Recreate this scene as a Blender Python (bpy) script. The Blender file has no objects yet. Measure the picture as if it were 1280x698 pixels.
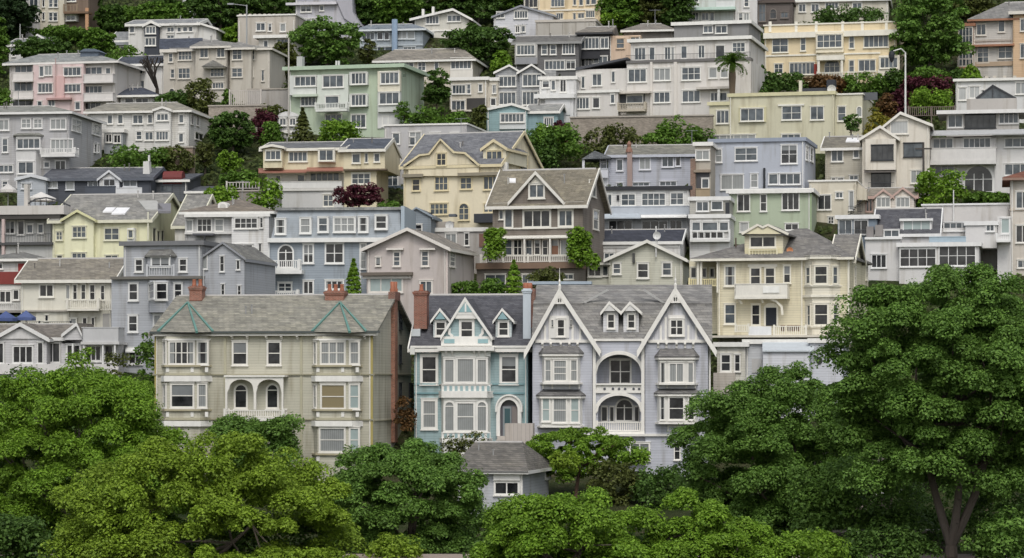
import bpy, math, random
import numpy as np
from mathutils import Vector, Matrix
from mathutils.geometry import tessellate_polygon
random.seed(7)
rng = np.random.default_rng(11)
SC = bpy.context.scene
COL = SC.collection
# ------------------------------------------------------------------ survey: photo measurements -> metres
FOC, HOR, CAMZ = 3400.0, 480.0, 10.0
FX, FY, FS = 0.0, 0.0, 1.0
def frame(x0, y0, s):
    global FX, FY, FS
    FX, FY, FS = x0, y0, s
def tile(c, r):
    frame(c*320, (0, 175, 350, 523)[r], 3.988)
def full(): frame(0, 0, 1)
def px(x, y): return FX + x/FS, FY + y/FS
def hill(y):
    y = np.asarray(y, float)
    up = 3.5 + 0.39*(y-200)
    lo = 3.5*np.clip((y-172)/28, 0, 1)**1.3
    return np.where(y > 200, up, lo)
def dist_of(py):              # distance at which the hillside is met along a measured base line
    return 84.5/(0.39-(HOR-py)/FOC)
# ------------------------------------------------------------------ materials
def lin(h, k=1.0, mx=0.8):
    h = h.lstrip('#'); o = []
    for i in (0, 2, 4):
        c = int(h[i:i+2], 16)/255
        c = c/12.92 if c < .04045 else ((c+.055)/1.055)**2.4
        o.append(min(mx, c*k))
    return (*o, 1)
_M = {}
class NT:
    def __init__(s, name):
        s.m = bpy.data.materials.new(name); s.m.use_nodes = True
        s.t = s.m.node_tree; s.t.nodes.clear()
        s.out = s.n('ShaderNodeOutputMaterial'); s.p = s.n('ShaderNodeBsdfPrincipled')
        s.l(s.p.outputs[0], s.out.inputs[0])
    def n(s, ty, **kw):
        nd = s.t.nodes.new(ty)
        for k, v in kw.items(): setattr(nd, k, v)
        return nd
    def l(s, a, b): s.t.links.new(a, b)
    def math(s, op, a, b=None, c=None, clamp=False):
        nd = s.n('ShaderNodeMath', operation=op); nd.use_clamp = clamp
        for i, v in enumerate((a, b, c)):
            if v is None: continue
            if isinstance(v, (int, float)): nd.inputs[i].default_value = v
            else: s.l(v, nd.inputs[i])
        return nd.outputs[0]
    def coords(s, rnd=True):
        tc = s.n('ShaderNodeTexCoord').outputs['Object']
        if not rnd: return tc
        oi = s.n('ShaderNodeObjectInfo').outputs['Random']
        ad = s.n('ShaderNodeVectorMath', operation='ADD'); s.l(tc, ad.inputs[0])
        cb = s.n('ShaderNodeCombineXYZ'); s.l(s.math('MULTIPLY', oi, 40.0), cb.inputs[0]); s.l(s.math('MULTIPLY', oi, 23.0), cb.inputs[1])
        s.l(cb.outputs[0], ad.inputs[1]); return ad.outputs[0]
    def noise(s, vec, scale, detail=3, mp=None, rough=.6):
        if mp:
            m = s.n('ShaderNodeMapping'); m.inputs['Scale'].default_value = mp; s.l(vec, m.inputs[0]); vec = m.outputs[0]
        nd = s.n('ShaderNodeTexNoise'); nd.inputs['Scale'].default_value = scale; nd.inputs['Detail'].default_value = detail
        nd.inputs['Roughness'].default_value = rough; s.l(vec, nd.inputs['Vector']); return nd.outputs[0]
    def ramp(s, v, stops):
        nd = s.n('ShaderNodeValToRGB'); e = nd.color_ramp.elements
        while len(e) < len(stops): e.new(.5)
        for i, (p, c) in enumerate(stops):
            e[i].position = p; e[i].color = c if len(c) == 4 else (*c, 1)
        s.l(v, nd.inputs[0]); return nd.outputs[0]
    def mix(s, f, a, b, bt='MIX'):
        nd = s.n('ShaderNodeMix', data_type='RGBA', blend_type=bt)
        for sock, v in ((nd.inputs[0], f), (nd.inputs[6], a), (nd.inputs[7], b)):
            if isinstance(v, (int, float)): sock.default_value = v
            elif isinstance(v, tuple): sock.default_value = v
            else: s.l(v, sock)
        return nd.outputs[2]
    def scale(s, col, f):
        nd = s.n('ShaderNodeMix', data_type='RGBA', blend_type='MULTIPLY'); nd.inputs[0].default_value = 1
        if isinstance(col, tuple): nd.inputs[6].default_value = col
        else: s.l(col, nd.inputs[6])
        cb = s.n('ShaderNodeCombineColor')
        for i in range(3): s.l(f, cb.inputs[i])
        s.l(cb.outputs[0], nd.inputs[7]); return nd.outputs[2]
    def fin(s, col, rough=.7, bump=None, bs=.3, bd=.05, spec=.3):
        if isinstance(col, tuple): s.p.inputs['Base Color'].default_value = col
        else: s.l(col, s.p.inputs['Base Color'])
        s.p.inputs['Roughness'].default_value = rough
        s.p.inputs['Specular IOR Level'].default_value = spec
        if bump is not None:
            b = s.n('ShaderNodeBump'); b.inputs['Strength'].default_value = bs; b.inputs['Distance'].default_value = bd
            s.l(bump, b.inputs['Height']); s.l(b.outputs[0], s.p.inputs['Normal'])
        return s.m
KW = 1.12
def wall(hexc, kind='clap', per=.2, dirt=1.0):
    key = ('w', hexc, kind, per)
    if key in _M: return _M[key]
    t = NT('painted_wall'); v = t.coords(); base = lin(hexc, KW); gy = sum(base[:3])/3; base = tuple(gy+(c-gy)*.68 for c in base[:3])+(1,)
    z = t.n('ShaderNodeSeparateXYZ'); t.l(v, z.inputs[0])
    big = t.noise(v, .22, 2); streak = t.noise(v, 1.0, 4, (1.3, 1.3, .13)); fine = t.noise(v, 5, 3)
    f = t.math('MULTIPLY_ADD', big, .26, .86)
    st = t.math('MULTIPLY', t.math('SUBTRACT', streak, .52, clamp=True), 1.2*dirt)
    f = t.math('SUBTRACT', f, st)
    f = t.math('ADD', f, t.math('MULTIPLY_ADD', fine, .12, -.06))
    bump = fine
    if kind in ('clap', 'board'):
        ax = z.outputs[2] if kind == 'clap' else t.math('ADD', z.outputs[0], z.outputs[1])
        fr = t.math('FRACT', t.math('DIVIDE', ax, per))
        row = t.math('FLOOR', t.math('DIVIDE', ax, per))
        wn = t.n('ShaderNodeTexWhiteNoise', noise_dimensions='1D'); t.l(row, wn.inputs['W'])
        f = t.math('ADD', f, t.math('MULTIPLY_ADD', wn.outputs[0], .07, -.035))
        gap = t.math('LESS_THAN', fr, .16)
        f = t.math('SUBTRACT', f, t.math('MULTIPLY', gap, .17))
        bump = t.math('SUBTRACT', t.math('MULTIPLY', fr, -1.0), t.math('MULTIPLY', fine, .2))
    warm = t.mix(t.math('MULTIPLY', st, 2.0, clamp=True), base, tuple(c*k for c, k in zip(base[:3], (.9, .84, .72)))+(1,))
    _M[key] = t.fin(t.scale(warm, f), .75, bump, .35, .02 if kind != 'stuc' else .03)
    return _M[key]
def paint(hexc, rough=.6, k=1.12):
    key = ('p', hexc, rough)
    if key in _M: return _M[key]
    t = NT('paint'); v = t.coords(); n1 = t.noise(v, 2.2, 4, (1, 1, .35)); n2 = t.noise(v, 12, 2)
    f = t.math('ADD', t.math('MULTIPLY_ADD', n1, .34, .80), t.math('MULTIPLY_ADD', n2, .12, -.06))
    _M[key] = t.fin(t.scale(lin(hexc, k), f), rough, n2, .15, .02); return _M[key]
def shingle(hexc, k=1.02, sc=1.0):
    key = ('r', hexc, sc)
    if key in _M: return _M[key]
    t = NT('roof_shingles'); v = t.coords(); base = lin(hexc, k)
    sp = t.n('ShaderNodeSeparateXYZ'); t.l(v, sp.inputs[0])
    xx = t.math('ADD', sp.outputs[0], sp.outputs[1]); zz = sp.outputs[2]
    cb = t.n('ShaderNodeCombineXYZ'); t.l(xx, cb.inputs[0]); t.l(zz, cb.inputs[1])
    br = t.n('ShaderNodeTexBrick'); t.l(cb.outputs[0], br.inputs['Vector'])
    br.inputs['Scale'].default_value = 1.0; br.inputs['Brick Width'].default_value = .42*sc; br.inputs['Row Height'].default_value = .13*sc
    br.inputs['Mortar Size'].default_value = .012; br.inputs['Color1'].default_value = (.78, .78, .78, 1); br.inputs['Color2'].default_value = (1.18, 1.16, 1.12, 1)
    br.inputs['Mortar'].default_value = (.55, .55, .55, 1)
    big = t.noise(v, .35, 4); st = t.noise(v, 1.0, 3, (1.6, 1.6, .25)); fine = t.noise(v, 7, 3)
    patch = t.noise(v, 1.1, 3, (1, 1, 3.0))
    f = t.math('MULTIPLY_ADD', big, .5, .62); f = t.math('ADD', f, t.math('MULTIPLY_ADD', st, .3, -.15)); f = t.math('ADD', f, t.math('MULTIPLY_ADD', fine, .5, -.25))
    f = t.math('ADD', f, t.math('MULTIPLY_ADD', patch, .8, -.4))
    moss = t.mix(t.math('MULTIPLY', t.math('SUBTRACT', big, .5, clamp=True), 1.6, clamp=True), base, tuple(c*q for c, q in zip(base[:3], (1.05, 1.02, .86)))+(1,))
    c = t.mix(1.0, t.scale(moss, f), br.outputs[0], 'MULTIPLY')
    _M[key] = t.fin(c, .85, t.math('ADD', br.outputs['Fac'], t.math('MULTIPLY', fine, -.6)), .5, .03, .2); return _M[key]
def brick(hexc='85503f'):
    key = ('b', hexc)
    if key in _M: return _M[key]
    t = NT('brickwork'); v = t.coords(); b = lin(hexc, 1.1)
    sp = t.n('ShaderNodeSeparateXYZ'); t.l(v, sp.inputs[0]); cb = t.n('ShaderNodeCombineXYZ')
    t.l(t.math('ADD', sp.outputs[0], sp.outputs[1]), cb.inputs[0]); t.l(sp.outputs[2], cb.inputs[1])
    br = t.n('ShaderNodeTexBrick'); t.l(cb.outputs[0], br.inputs['Vector']); br.inputs['Scale'].default_value = 1
    br.inputs['Brick Width'].default_value = .24; br.inputs['Row Height'].default_value = .085; br.inputs['Mortar Size'].default_value = .012
    br.inputs['Color1'].default_value = tuple(x*.75 for x in b[:3])+(1,); br.inputs['Color2'].default_value = tuple(x*1.2 for x in b[:3])+(1,)
    br.inputs['Mortar'].default_value = (.28, .24, .2, 1)
    f = t.math('MULTIPLY_ADD', t.noise(v, 1.5, 4), .7, .62)
    _M[key] = t.fin(t.scale(br.outputs[0], f), .85, br.outputs['Fac'], -.4, .02); return _M[key]
def plain(name, col, rough=.6, metal=0.0):
    key = ('x', name)
    if key in _M: return _M[key]
    t = NT(name); v = t.coords(); f = t.math('MULTIPLY_ADD', t.noise(v, 3, 4), .5, .75)
    t.p.inputs['Metallic'].default_value = metal
    _M[key] = t.fin(t.scale((*col, 1), f), rough); return _M[key]
def glass(k):
    key = ('g', k)
    if key in _M: return _M[key]
    t = NT('window_glass'); tc = t.n('ShaderNodeTexCoord'); oi = t.n('ShaderNodeObjectInfo').outputs['Random']
    gs = t.n('ShaderNodeSeparateXYZ'); t.l(tc.outputs['Generated'], gs.inputs[0]); os_ = t.n('ShaderNodeSeparateXYZ'); t.l(tc.outputs['Object'], os_.inputs[0])
    along = t.math('ADD', os_.outputs[0], os_.outputs[1])
    room = t.noise(t.coords(), 1.1, 2)
    darkc = t.ramp(room, [(.35, (.012, .013, .015)), (.7, (.05, .052, .055))])
    sky_refl = t.ramp(room, [(.3, (.035, .045, .055)), (.7, (.12, .14, .155))])  # blue-grey sky reflection painted into the pane colour
    fold = t.math('MULTIPLY_ADD', t.math('SINE', t.math('MULTIPLY', along, 42.0)), .12, .86)
    fold = t.math('MULTIPLY', fold, t.math('MULTIPLY_ADD', room, .4, .75))
    curt = t.scale((.33, .345, .34, 1), fold)
    slat = t.math('MULTIPLY_ADD', t.math('SINE', t.math('MULTIPLY', os_.outputs[2], 90.0)), .10, .84)
    blind = t.scale((.25, .265, .27, 1), t.math('MULTIPLY', slat, t.math('MULTIPLY_ADD', room, .5, .7)))
    if k == 'd': c = darkc
    elif k == 'b': c = sky_refl
    elif k == 'l': c = curt
    elif k == 'g':
        th = t.math('MULTIPLY_ADD', oi, .75, .05)
        c = t.mix(t.math('GREATER_THAN', gs.outputs[2], th), darkc, blind)
    elif k == 's':       # side curtains drawn back
        a = t.math('ABSOLUTE', t.math('SUBTRACT', t.math('MAXIMUM', gs.outputs[0], gs.outputs[1]), .5))
        c = t.mix(t.math('GREATER_THAN', a, t.math('MULTIPLY_ADD', oi, .2, .2)), darkc, curt)
    elif k == 'w': c = t.scale((.5, .51, .5, 1), fold)
    elif k == 'y': c = t.scale((.30, .25, .15, 1), slat)
    elif k == 't': c = (.05, .1, .11, 1)
    elif k == 'p': c = t.scale((.34, .41, .40, 1), t.math('MULTIPLY_ADD', room, .4, .8))
    _M[key] = t.fin(c, .12, None, spec=.55); t.p.inputs['Roughness'].default_value = .1
    return _M[key]
WH = 'dcdad4'
# ------------------------------------------------------------------ mesh builder
class MB:
    def __init__(s): s.v = []; s.f = []
    def add(s, vs, fs):
        o = len(s.v); s.v += [tuple(p) for p in vs]; s.f += [tuple(i+o for i in f) for f in fs]
    def hexa(s, b, t):       # bottom ring, top ring (4 each)
        s.add(list(b)+list(t), [(3, 2, 1, 0), (4, 5, 6, 7), (0, 1, 5, 4), (1, 2, 6, 5), (2, 3, 7, 6), (3, 0, 4, 7)])
    def box(s, x0, x1, y0, y1, z0, z1, M=None):
        if x0 > x1: x0, x1 = x1, x0
        if z0 > z1: z0, z1 = z1, z0
        if y0 > y1: y0, y1 = y1, y0
        r = [(x0, y0), (x1, y0), (x1, y1), (x0, y1)]
        b = [(x, y, z0) for x, y in r]; t = [(x, y, z1) for x, y in r]
        if M: b = [M(*p) for p in b]; t = [M(*p) for p in t]
        s.hexa(b, t)
    def slab(s, q, th):      # quad (or tri) thickened straight down
        n = len(q); lo = [(x, y, z-th) for x, y, z in q]
        s.add(list(q)+lo, [tuple(range(n)), tuple(range(2*n-1, n-1, -1))]+[(i, i+n, (i+1) % n+n, (i+1) % n) for i in range(n)])
    def prism(s, loops, y0, y1, M=None):  # loops in (u,z); extruded between y0 and y1
        M = M or (lambda u, y, z: (u, y, z))
        allp = [p for lp in loops for p in lp]; n = len(allp)
        tri = tessellate_polygon([[Vector((u, z, 0)) for u, z in lp] for lp in loops])
        vs = [M(u, y0, z) for u, z in allp]+[M(u, y1, z) for u, z in allp]
        fs = [tuple(t) for t in tri]+[tuple(i+n for i in reversed(t)) for t in tri]
        o = 0
        for lp in loops:
            k = len(lp)
            fs += [(o+i, o+(i+1) % k, o+(i+1) % k+n, o+i+n) for i in range(k)]
            o += k
        s.add(vs, fs)
    def tube(s, p0, p1, r0, r1=None, n=7):
        r1 = r0 if r1 is None else r1
        p0, p1 = Vector(p0), Vector(p1); d = (p1-p0).normalized(); a = d.orthogonal().normalized(); b = d.cross(a)
        vs = []
        for p, r in ((p0, r0), (p1, r1)):
            for i in range(n):
                an = 2*math.pi*i/n; vs.append(p+a*r*math.cos(an)+b*r*math.sin(an))
        s.add(vs, [(i, (i+1) % n, (i+1) % n+n, i+n) for i in range(n)]+[tuple(range(n-1, -1, -1)), tuple(range(n, 2*n))])
    def lathe(s, prof, cx, cy, n=14):
        vs = []
        for r, z in prof:
            for i in range(n):
                a = 2*math.pi*i/n; vs.append((cx+r*math.cos(a), cy+r*math.sin(a), z))
        fs = [(j*n+i, j*n+(i+1) % n, (j+1)*n+(i+1) % n, (j+1)*n+i) for j in range(len(prof)-1) for i in range(n)]
        fs.append(tuple(range((len(prof)-1)*n, len(prof)*n)))
        s.add(vs, fs)
    def build(s, name, mat, parent=None, smooth=False):
        me = bpy.data.meshes.new(name); me.from_pydata(s.v, [], s.f); me.materials.append(mat)
        if smooth: me.polygons.foreach_set('use_smooth', [True]*len(me.polygons))
        o = bpy.data.objects.new(name, me); COL.objects.link(o)
        if parent is not None: o.parent = parent
        return o
def tag(o, label, cat, group=None, kind=None):
    if label: o['label'] = label
    if cat: o['category'] = cat
    if group: o['group'] = group
    if kind: o['kind'] = kind
    return o
def root(name, loc, label, cat, group=None, yaw=0):
    o = bpy.data.objects.new(name, None); COL.objects.link(o); o.empty_display_size = .3
    o.location = loc; o.rotation_euler = (0, 0, -math.radians(yaw)); return tag(o, label, cat, group)
class Plane:
    def __init__(s, h, ox, oy, tx, ty):
        L = math.hypot(tx, ty); s.h = h; s.o = (ox, oy); s.t = (tx/L, ty/L); s.n = (ty/L, -tx/L)
    def M(s, u, n, z): return (s.o[0]+s.t[0]*u+s.n[0]*n, s.o[1]+s.t[1]*u+s.n[1]*n, z)
    def ray(s, x, y):
        X, Y = px(x, y); d = s.h.Ri @ Vector(((X-640)/FOC, 1, (HOR-Y)/FOC)); c = s.h.cl
        k = ((s.o[0]-c.x)*s.n[0]+(s.o[1]-c.y)*s.n[1])/(d.x*s.n[0]+d.y*s.n[1])
        p = c+d*k
        return (p.x-s.o[0])*s.t[0]+(p.y-s.o[1])*s.t[1], p.z
    def rect(s, x0, y0, x1, y1):
        xm, ym = (x0+x1)/2, (y0+y1)/2
        return s.ray(x0, ym)[0], s.ray(x1, ym)[0], s.ray(xm, y1)[1], s.ray(xm, y0)[1]
FOOT = []
class Blk: pass
def nums(s): return [float(q) for q in s.split()]
def ell(cx, cy, rx, ry, a0=180, a1=0, n=18):
    return [(cx+rx*math.cos(math.radians(a0+(a1-a0)*i/n)), cy-ry*math.sin(math.radians(a0+(a1-a0)*i/n))) for i in range(n+1)]
DEF_MIX = 'dddbbggglss'
class House:
    count = 0
    def __init__(s, label, xc, yb, yaw=10, wallm='d0d0d0', roofm='8a8a88', trim=WH, kind='clap', dist=None, name='house', cat='house', group='houses on the hillside', cw=.13, mixk=DEF_MIX):
        X, Y = px(xc, yb); D = dist or dist_of(Y)
        s.D = D; z = float(hill(D)); s.loc = Vector(((X-640)*D/FOC, D, z))
        s.root = root(name, s.loc, label, cat, group, yaw)
        a = s.yaw = math.radians(yaw); s.Ri = Matrix.Rotation(a, 3, 'Z'); s.cl = s.Ri @ (Vector((0, 0, CAMZ))-s.loc)
        s.wm = wall(wallm, kind) if isinstance(wallm, str) else wallm; s.kind = kind
        s.rm = shingle(roofm) if isinstance(roofm, str) else roofm
        s.tm = paint(trim) if isinstance(trim, str) else trim; s.cw = cw; s.nb = 0; s.mix = mixk; s.cw = cw if D < 236 else cw*.72
    def pl(s, dy=0.0): return Plane(s, 0, dy, 1, 0)
    def blk(s, x0, x1, yt, yb=None, roof=None, dy=0.0, dep=9, wallm=None, name='wall', ov=.45, roofm=None, fascia=True, **kw):
        i = s.nb; s.nb += 1
        b = Blk(); e = .004*i; b.y0 = dy-e; b.y1 = dy+dep-e*.5
        f = s.pl(b.y0); xm = (x0+x1)/2
        b.u0 = f.ray(x0, yt)[0]-e*.7; b.u1 = f.ray(x1, yt)[0]+e*.7
        b.zt = f.ray(xm, yt)[1]+e*.3; b.zb = -2.5 if yb is None else f.ray(xm, yb)[1]
        b.F = Plane(s, 0, b.y0, 1, 0); b.R = Plane(s, b.u1, b.y0, 0, 1); b.L = Plane(s, b.u0, b.y1, 0, -1)
        b.B = Plane(s, b.u1, b.y1, -1, 0)
        wm = s.wm if wallm is None else (wall(wallm, s.kind) if isinstance(wallm, str) else wallm)
        rm = s.rm if roofm is None else (shingle(roofm) if isinstance(roofm, str) else roofm)
        m = MB(); m.box(b.u0, b.u1, b.y0, b.y1, b.zb, b.zt); s.b = b; b.sl = 0
        if yb is None: FOOT.append((s.loc.x, s.loc.y, s.yaw, b.u0, b.u1, b.y0, b.y1))
        w = Vector
        if roof:
            k = roof[0]; r = MB(); fa = MB(); u0, u1, y0, y1, zt = b.u0, b.u1, b.y0, b.y1, b.zt; ym = (y0+y1)/2
            if k == 'flat':
                t = kw.get('t', .28); r.box(u0-ov, u1+ov, y0-ov, y1+ov*.5, zt, zt+t)
                if fascia: fa.box(u0-ov-.04, u1+ov+.04, y0-ov-.05, y0-ov+.1, zt-.05, zt+t+.03); fa.box(u1+ov-.08, u1+ov+.05, y0-ov+.1, y1+ov*.4, zt-.05, zt+t+.03)
            elif k == 'par':     # parapet
                t = kw.get('t', .16); zr = f.ray(xm, roof[1])[1]
                for (a0, a1, c0, c1) in ((u0, u1, y0, y0+.3), (u0, u1, y1-.3, y1), (u0, u0+.3, y0+.3, y1-.3), (u1-.3, u1, y0+.3, y1-.3)): m.box(a0, a1, c0, c1, zt, zr)
                r.box(u0+.3, u1-.3, y0+.3, y1-.3, zt+.002, zt+.1)
                fa.box(u0-.12, u1+.12, y0-.12, y0+.36, zr, zr+t); fa.box(u1-.36, u1+.12, y0+.36, y1+.1, zr, zr+t); fa.box(u0-.12, u0+.36, y0+.36, y1+.1, zr, zr+t)
            elif k == 'hip':
                zr = s.pl(ym).ray(xm, roof[1])[1]; hi = min(ym-y0, (u1-u0)/2)*.98
                r0, r1 = u0+hi, u1-hi
                if len(roof) > 2:
                    if roof[2] is not None: r0 = s.pl(ym).ray(roof[2], roof[1])[0]
                    if roof[3] is not None: r1 = s.pl(ym).ray(roof[3], roof[1])[0]
                if r1 < r0+.05: r0 = r1 = (r0+r1)/2; r0 -= .03; r1 += .03
                a = [(u0-ov, y0-ov), (u1+ov, y0-ov), (u1+ov, y1+ov), (u0-ov, y1+ov)]
                vs = [(x, y, zt-.02) for x, y in a]+[(x, y, zt+.14) for x, y in a]+[(r0, ym, zr), (r1, ym, zr)]
                r.add(vs, [(3, 2, 1, 0), (0, 1, 5, 4), (1, 2, 6, 5), (2, 3, 7, 6), (3, 0, 4, 7), (4, 5, 9, 8), (5, 6, 9), (6, 7, 8, 9), (7, 4, 8)])
                if fascia: fa.box(u0-ov, u1+ov+.03, y0-ov-.05, y0-ov+.06, zt-.12, zt+.1); fa.box(u1+ov-.06, u1+ov+.05, y0-ov+.06, y1+ov, zt-.12, zt+.1)
            elif k == 'gs':
                zr = s.pl(ym).ray(xm, roof[1])[1]; sl = (zr-zt)/(ym-y0); ze = zt-ov*sl; th = .2
                ol = kw.get('ol', ov); orr = kw.get('orr', ov)
                r.slab([(u0-ol, y0-ov, ze+th), (u1+orr, y0-ov, ze+th), (u1+orr, ym, zr+th), (u0-ol, ym, zr+th)], th)
                r.slab([(u0-ol, ym, zr+th), (u1+orr, ym, zr+th), (u1+orr, y1+ov, ze+th), (u0-ol, y1+ov, ze+th)], th)
                tri = [(b.y0+.01, zt), (b.y1-.01, zt), (ym, zr-.01)]
                m.prism([tri], u0+.001, u1-.001, lambda u, y, z: (y, u, z))
                if fascia:
                    fa.box(u0-ol, u1+orr+.02, y0-ov-.06, y0-ov+.04, ze-.1, ze+th-.03)
                    for uu in (u0-ol, u1+orr):
                        for ya, za, yb_, zb in ((y0-ov-.05, ze, ym, zr), (ym, zr, y1+ov, ze)):
                            fa.hexa([(uu-.05, ya, za-.12), (uu+.05, ya, za-.12), (uu+.05, yb_, zb-.12), (uu-.05, yb_, zb-.12)], [(uu-.05, ya, za+th+.03), (uu+.05, ya, za+th+.03), (uu+.05, yb_, zb+th+.03), (uu-.05, yb_, zb+th+.03)])
            elif k == 'gf':
                ax = roof[2] if len(roof) > 2 else xm; ua, zr = f.ray(ax, roof[1]); th = kw.get('th', .2); zr -= th
                dl = ua-u0; dr = u1-ua; zl = zt-ov*(zr-zt)/max(dl, .1); zq = zt-ov*(zr-zt)/max(dr, .1)
                zend = kw.get('yl')
                m.prism([[(u0+.01, zt), (u1-.01, zt), (ua, zr-.01)]], b.y0+.001, b.y1-.001)
                oy = kw.get('oy', ov)
                r.slab([(u0-ov, y0-oy, zl+th), (ua, y0-oy, zr+th), (ua, y1, zr+th), (u0-ov, y1, zl+th)][::-1], th)
                r.slab([(ua, y0-oy, zr+th), (u1+ov, y0-oy, zq+th), (u1+ov, y1, zq+th), (ua, y1, zr+th)][::-1], th)
                rk = kw.get('rake', .26)
                if fascia:
                    yy0, yy1 = y0-oy-.07, y0-oy+.03
                    for (ux, zx) in ((u0-ov, zl), (u1+ov, zq)):
                        fa.hexa([(ux, yy0, zx+th-rk), (ua, yy0, zr+th-rk), (ua, yy1, zr+th-rk), (ux, yy1, zx+th-rk)], [(ux, yy0, zx+th+.03), (ua, yy0, zr+th+.03), (ua, yy1, zr+th+.03), (ux, yy1, zx+th+.03)])
                    fa.box(u1+ov-.03, u1+ov+.05, y0-oy+.03, y1, zq-.05, zq+th-.02)
            elif k == 'shed':
                zr = s.pl(y1).ray(xm, roof[1])[1]; sl = (zr-zt)/(y1-y0); th = .18
                r.slab([(u0-ov, y0-ov, zt-ov*sl+th), (u1+ov, y0-ov, zt-ov*sl+th), (u1+ov, y1, zr+th), (u0-ov, y1, zr+th)], th)
                m.prism([[(b.y0+.01, zt), (b.y1-.01, zt), (b.y1-.01, zr-.01)]], u0+.001, u1-.001, lambda u, y, z: (y, u, z))
                if fascia: fa.box(u0-ov, u1+ov+.02, y0-ov-.06, y0-ov+.03, zt-ov*sl-.08, zt-ov*sl+th-.03)
            if k in ('gs', 'hip'): b.sl = (zr-zt)/(ym-y0); s.sb = b
            if r.v: b.roof = r.build('roof', rm, s.root)
            if k in ('gs', 'hip') and u1-u0 > 3 and name == 'wall':
                c = MB(); ra, rb2 = (r0, r1) if k == 'hip' else (u0-.2, u1+.2); zz = zr+(.2 if k == 'gs' else 0)
                c.hexa([(ra, ym-.14, zz-.09), (rb2, ym-.14, zz-.09), (rb2, ym+.14, zz-.09), (ra, ym+.14, zz-.09)], [(ra, ym-.06, zz+.05), (rb2, ym-.06, zz+.05), (rb2, ym+.06, zz+.05), (ra, ym+.06, zz+.05)]); c.build('ridge_cap', paint('a4a29e'), b.roof)
                if u1-u0 > 5 and random.random() < .3:
                    vx = random.uniform(ra+.3, max(ra+.4, rb2-.3)); c = MB(); c.tube((vx, ym+.3, zr-.3), (vx, ym+.3, zr+1.7), .03, .025, 5); c.tube((vx-.6, ym+.3, zr+1.6), (vx+.6, ym+.3, zr+1.6), .02, .02, 4)
                    for q in range(5): c.tube((vx-.5+q*.25, ym-.05, zr+1.6), (vx-.5+q*.25, ym+.65, zr+1.6), .014, .014, 4)
                    c.build('tv_aerial', paint('8b8d8f'), s.root)
                for q in range(random.choice((1, 2, 2, 3))):
                    vx = random.uniform(ra+.3, rb2-.3) if rb2-ra > 1 else (ra+rb2)/2; fy = random.uniform(.45, .85); vy = y0+(ym-y0)*fy; vz = zt+(zr-zt)*fy; c = MB(); hh = random.uniform(.25, .7); c.tube((vx, vy, vz-.1), (vx, vy, vz+.2+hh), .06, .06, 6); c.tube((vx, vy, vz+.2+hh), (vx, vy, vz+.28+hh), .1, .1, 6); c.build('vent_pipe', paint(random.choice(('8f8f8d', 'b5b3ae', '6d6a66'))), s.root)
            if fa.v: fa.build('fascia', kw.get('fm', s.tm), s.root)
        b.wall = m.build(name, wm, s.root)
        if i == 0 and yb is None and b.u1-b.u0 > 3:
            for ux in (b.u1-.16, b.u0+.16):
                c = MB(); c.tube((ux, b.y0-.07, b.zt-.1), (ux, b.y0-.07, b.zb+2), .05, .05, 6); c.build('downspout', s.tm if random.random() < .6 else s.wm, s.root)
        return b
    # ---- windows
    def w(s, spec, pl=None, fr=None, cw=None, name='window', sill=True, mix=None):
        pl = pl or s.b.F
        for it in spec.split(','):
            p = it.split()
            if len(p) < 4: continue
            x0, y0, x1, y1 = map(float, p[:4]); c, r, gk, arch, nofr, blk_ = 1, 2, None, False, False, False
            if len(p) > 4:
                q = p[4]
                if 'x' in q: c = int(q[0]); r = int(q[2]); q = q[3:]
                for ch in q:
                    if ch == 'a': arch = True
                    elif ch == 'n': nofr = True
                    elif ch == 'k': blk_ = True
                    else: gk = ch
            u0, u1, z0, z1 = pl.rect(x0, y0, x1, y1)
            if u1-u0 < .12: u1 = u0+.12
            s._win(pl, u0, u1, z0, z1, c, r, gk or random.choice(mix or s.mix), arch, nofr, paint('33363a') if blk_ else (fr or s.tm), (cw or s.cw)*(.55 if blk_ else 1), name, sill)
    def _win(s, pl, u0, u1, z0, z1, c, r, gk, arch, nofr, fm, cw, name, sill):
        W = u1-u0; H = z1-z0; cw = min(cw, W*.16, H*.16); M = pl.M
        if nofr: cw = .0
        g = MB(); fr = MB(); a0, a1, b0, b1 = u0+cw, u1-cw, z0+cw, z1-cw
        def arcl(x0, x1, zb, zt, n=12):
            rx = (x1-x0)/2; rz = min(rx, (zt-zb)*.6); cx = (x0+x1)/2
            return [(x0, zb), (x1, zb)]+[(cx+rx*math.cos(math.pi*i/n), zt-rz+rz*math.sin(math.pi*i/n)) for i in range(n+1)]
        if arch:
            g.prism([arcl(a0, a1, b0, b1)], .012, .02, M)
            fr.prism([arcl(u0, u1, z0, z1), arcl(a0, a1, b0, b1)[::-1]], -.02, .09, M)
        else:
            g.box(a0, a1, .012, .02, b0, b1, M)
            if not nofr:
                fr.box(u0, a0, -.02, .09, z0, z1, M); fr.box(a1, u1, -.02, .09, z0, z1, M)
                fr.box(a0, a1, -.02, .086, b1, z1, M); fr.box(a0, a1, -.02, .086, z0, b0, M)
        bw = min(.07, cw*.5) if cw else .04
        for i in range(1, c):
            x = a0+(a1-a0)*i/c; fr.box(x-bw*.65, x+bw*.65, .008, .06, b0, b1-(.25*W if arch else 0), M)
        zt = b1-(min((a1-a0)/2, (b1-b0)*.6) if arch else 0)
        for j in range(1, r):
            z = b0+(zt-b0)*j/r if not arch else (zt if j == r-1 else b0+(zt-b0)*j/(r-1))
            fr.box(a0, a1, .008, .052, z-bw*.5, z+bw*.5, M)
        o = g.build(name, glass(gk), s.root)
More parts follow.
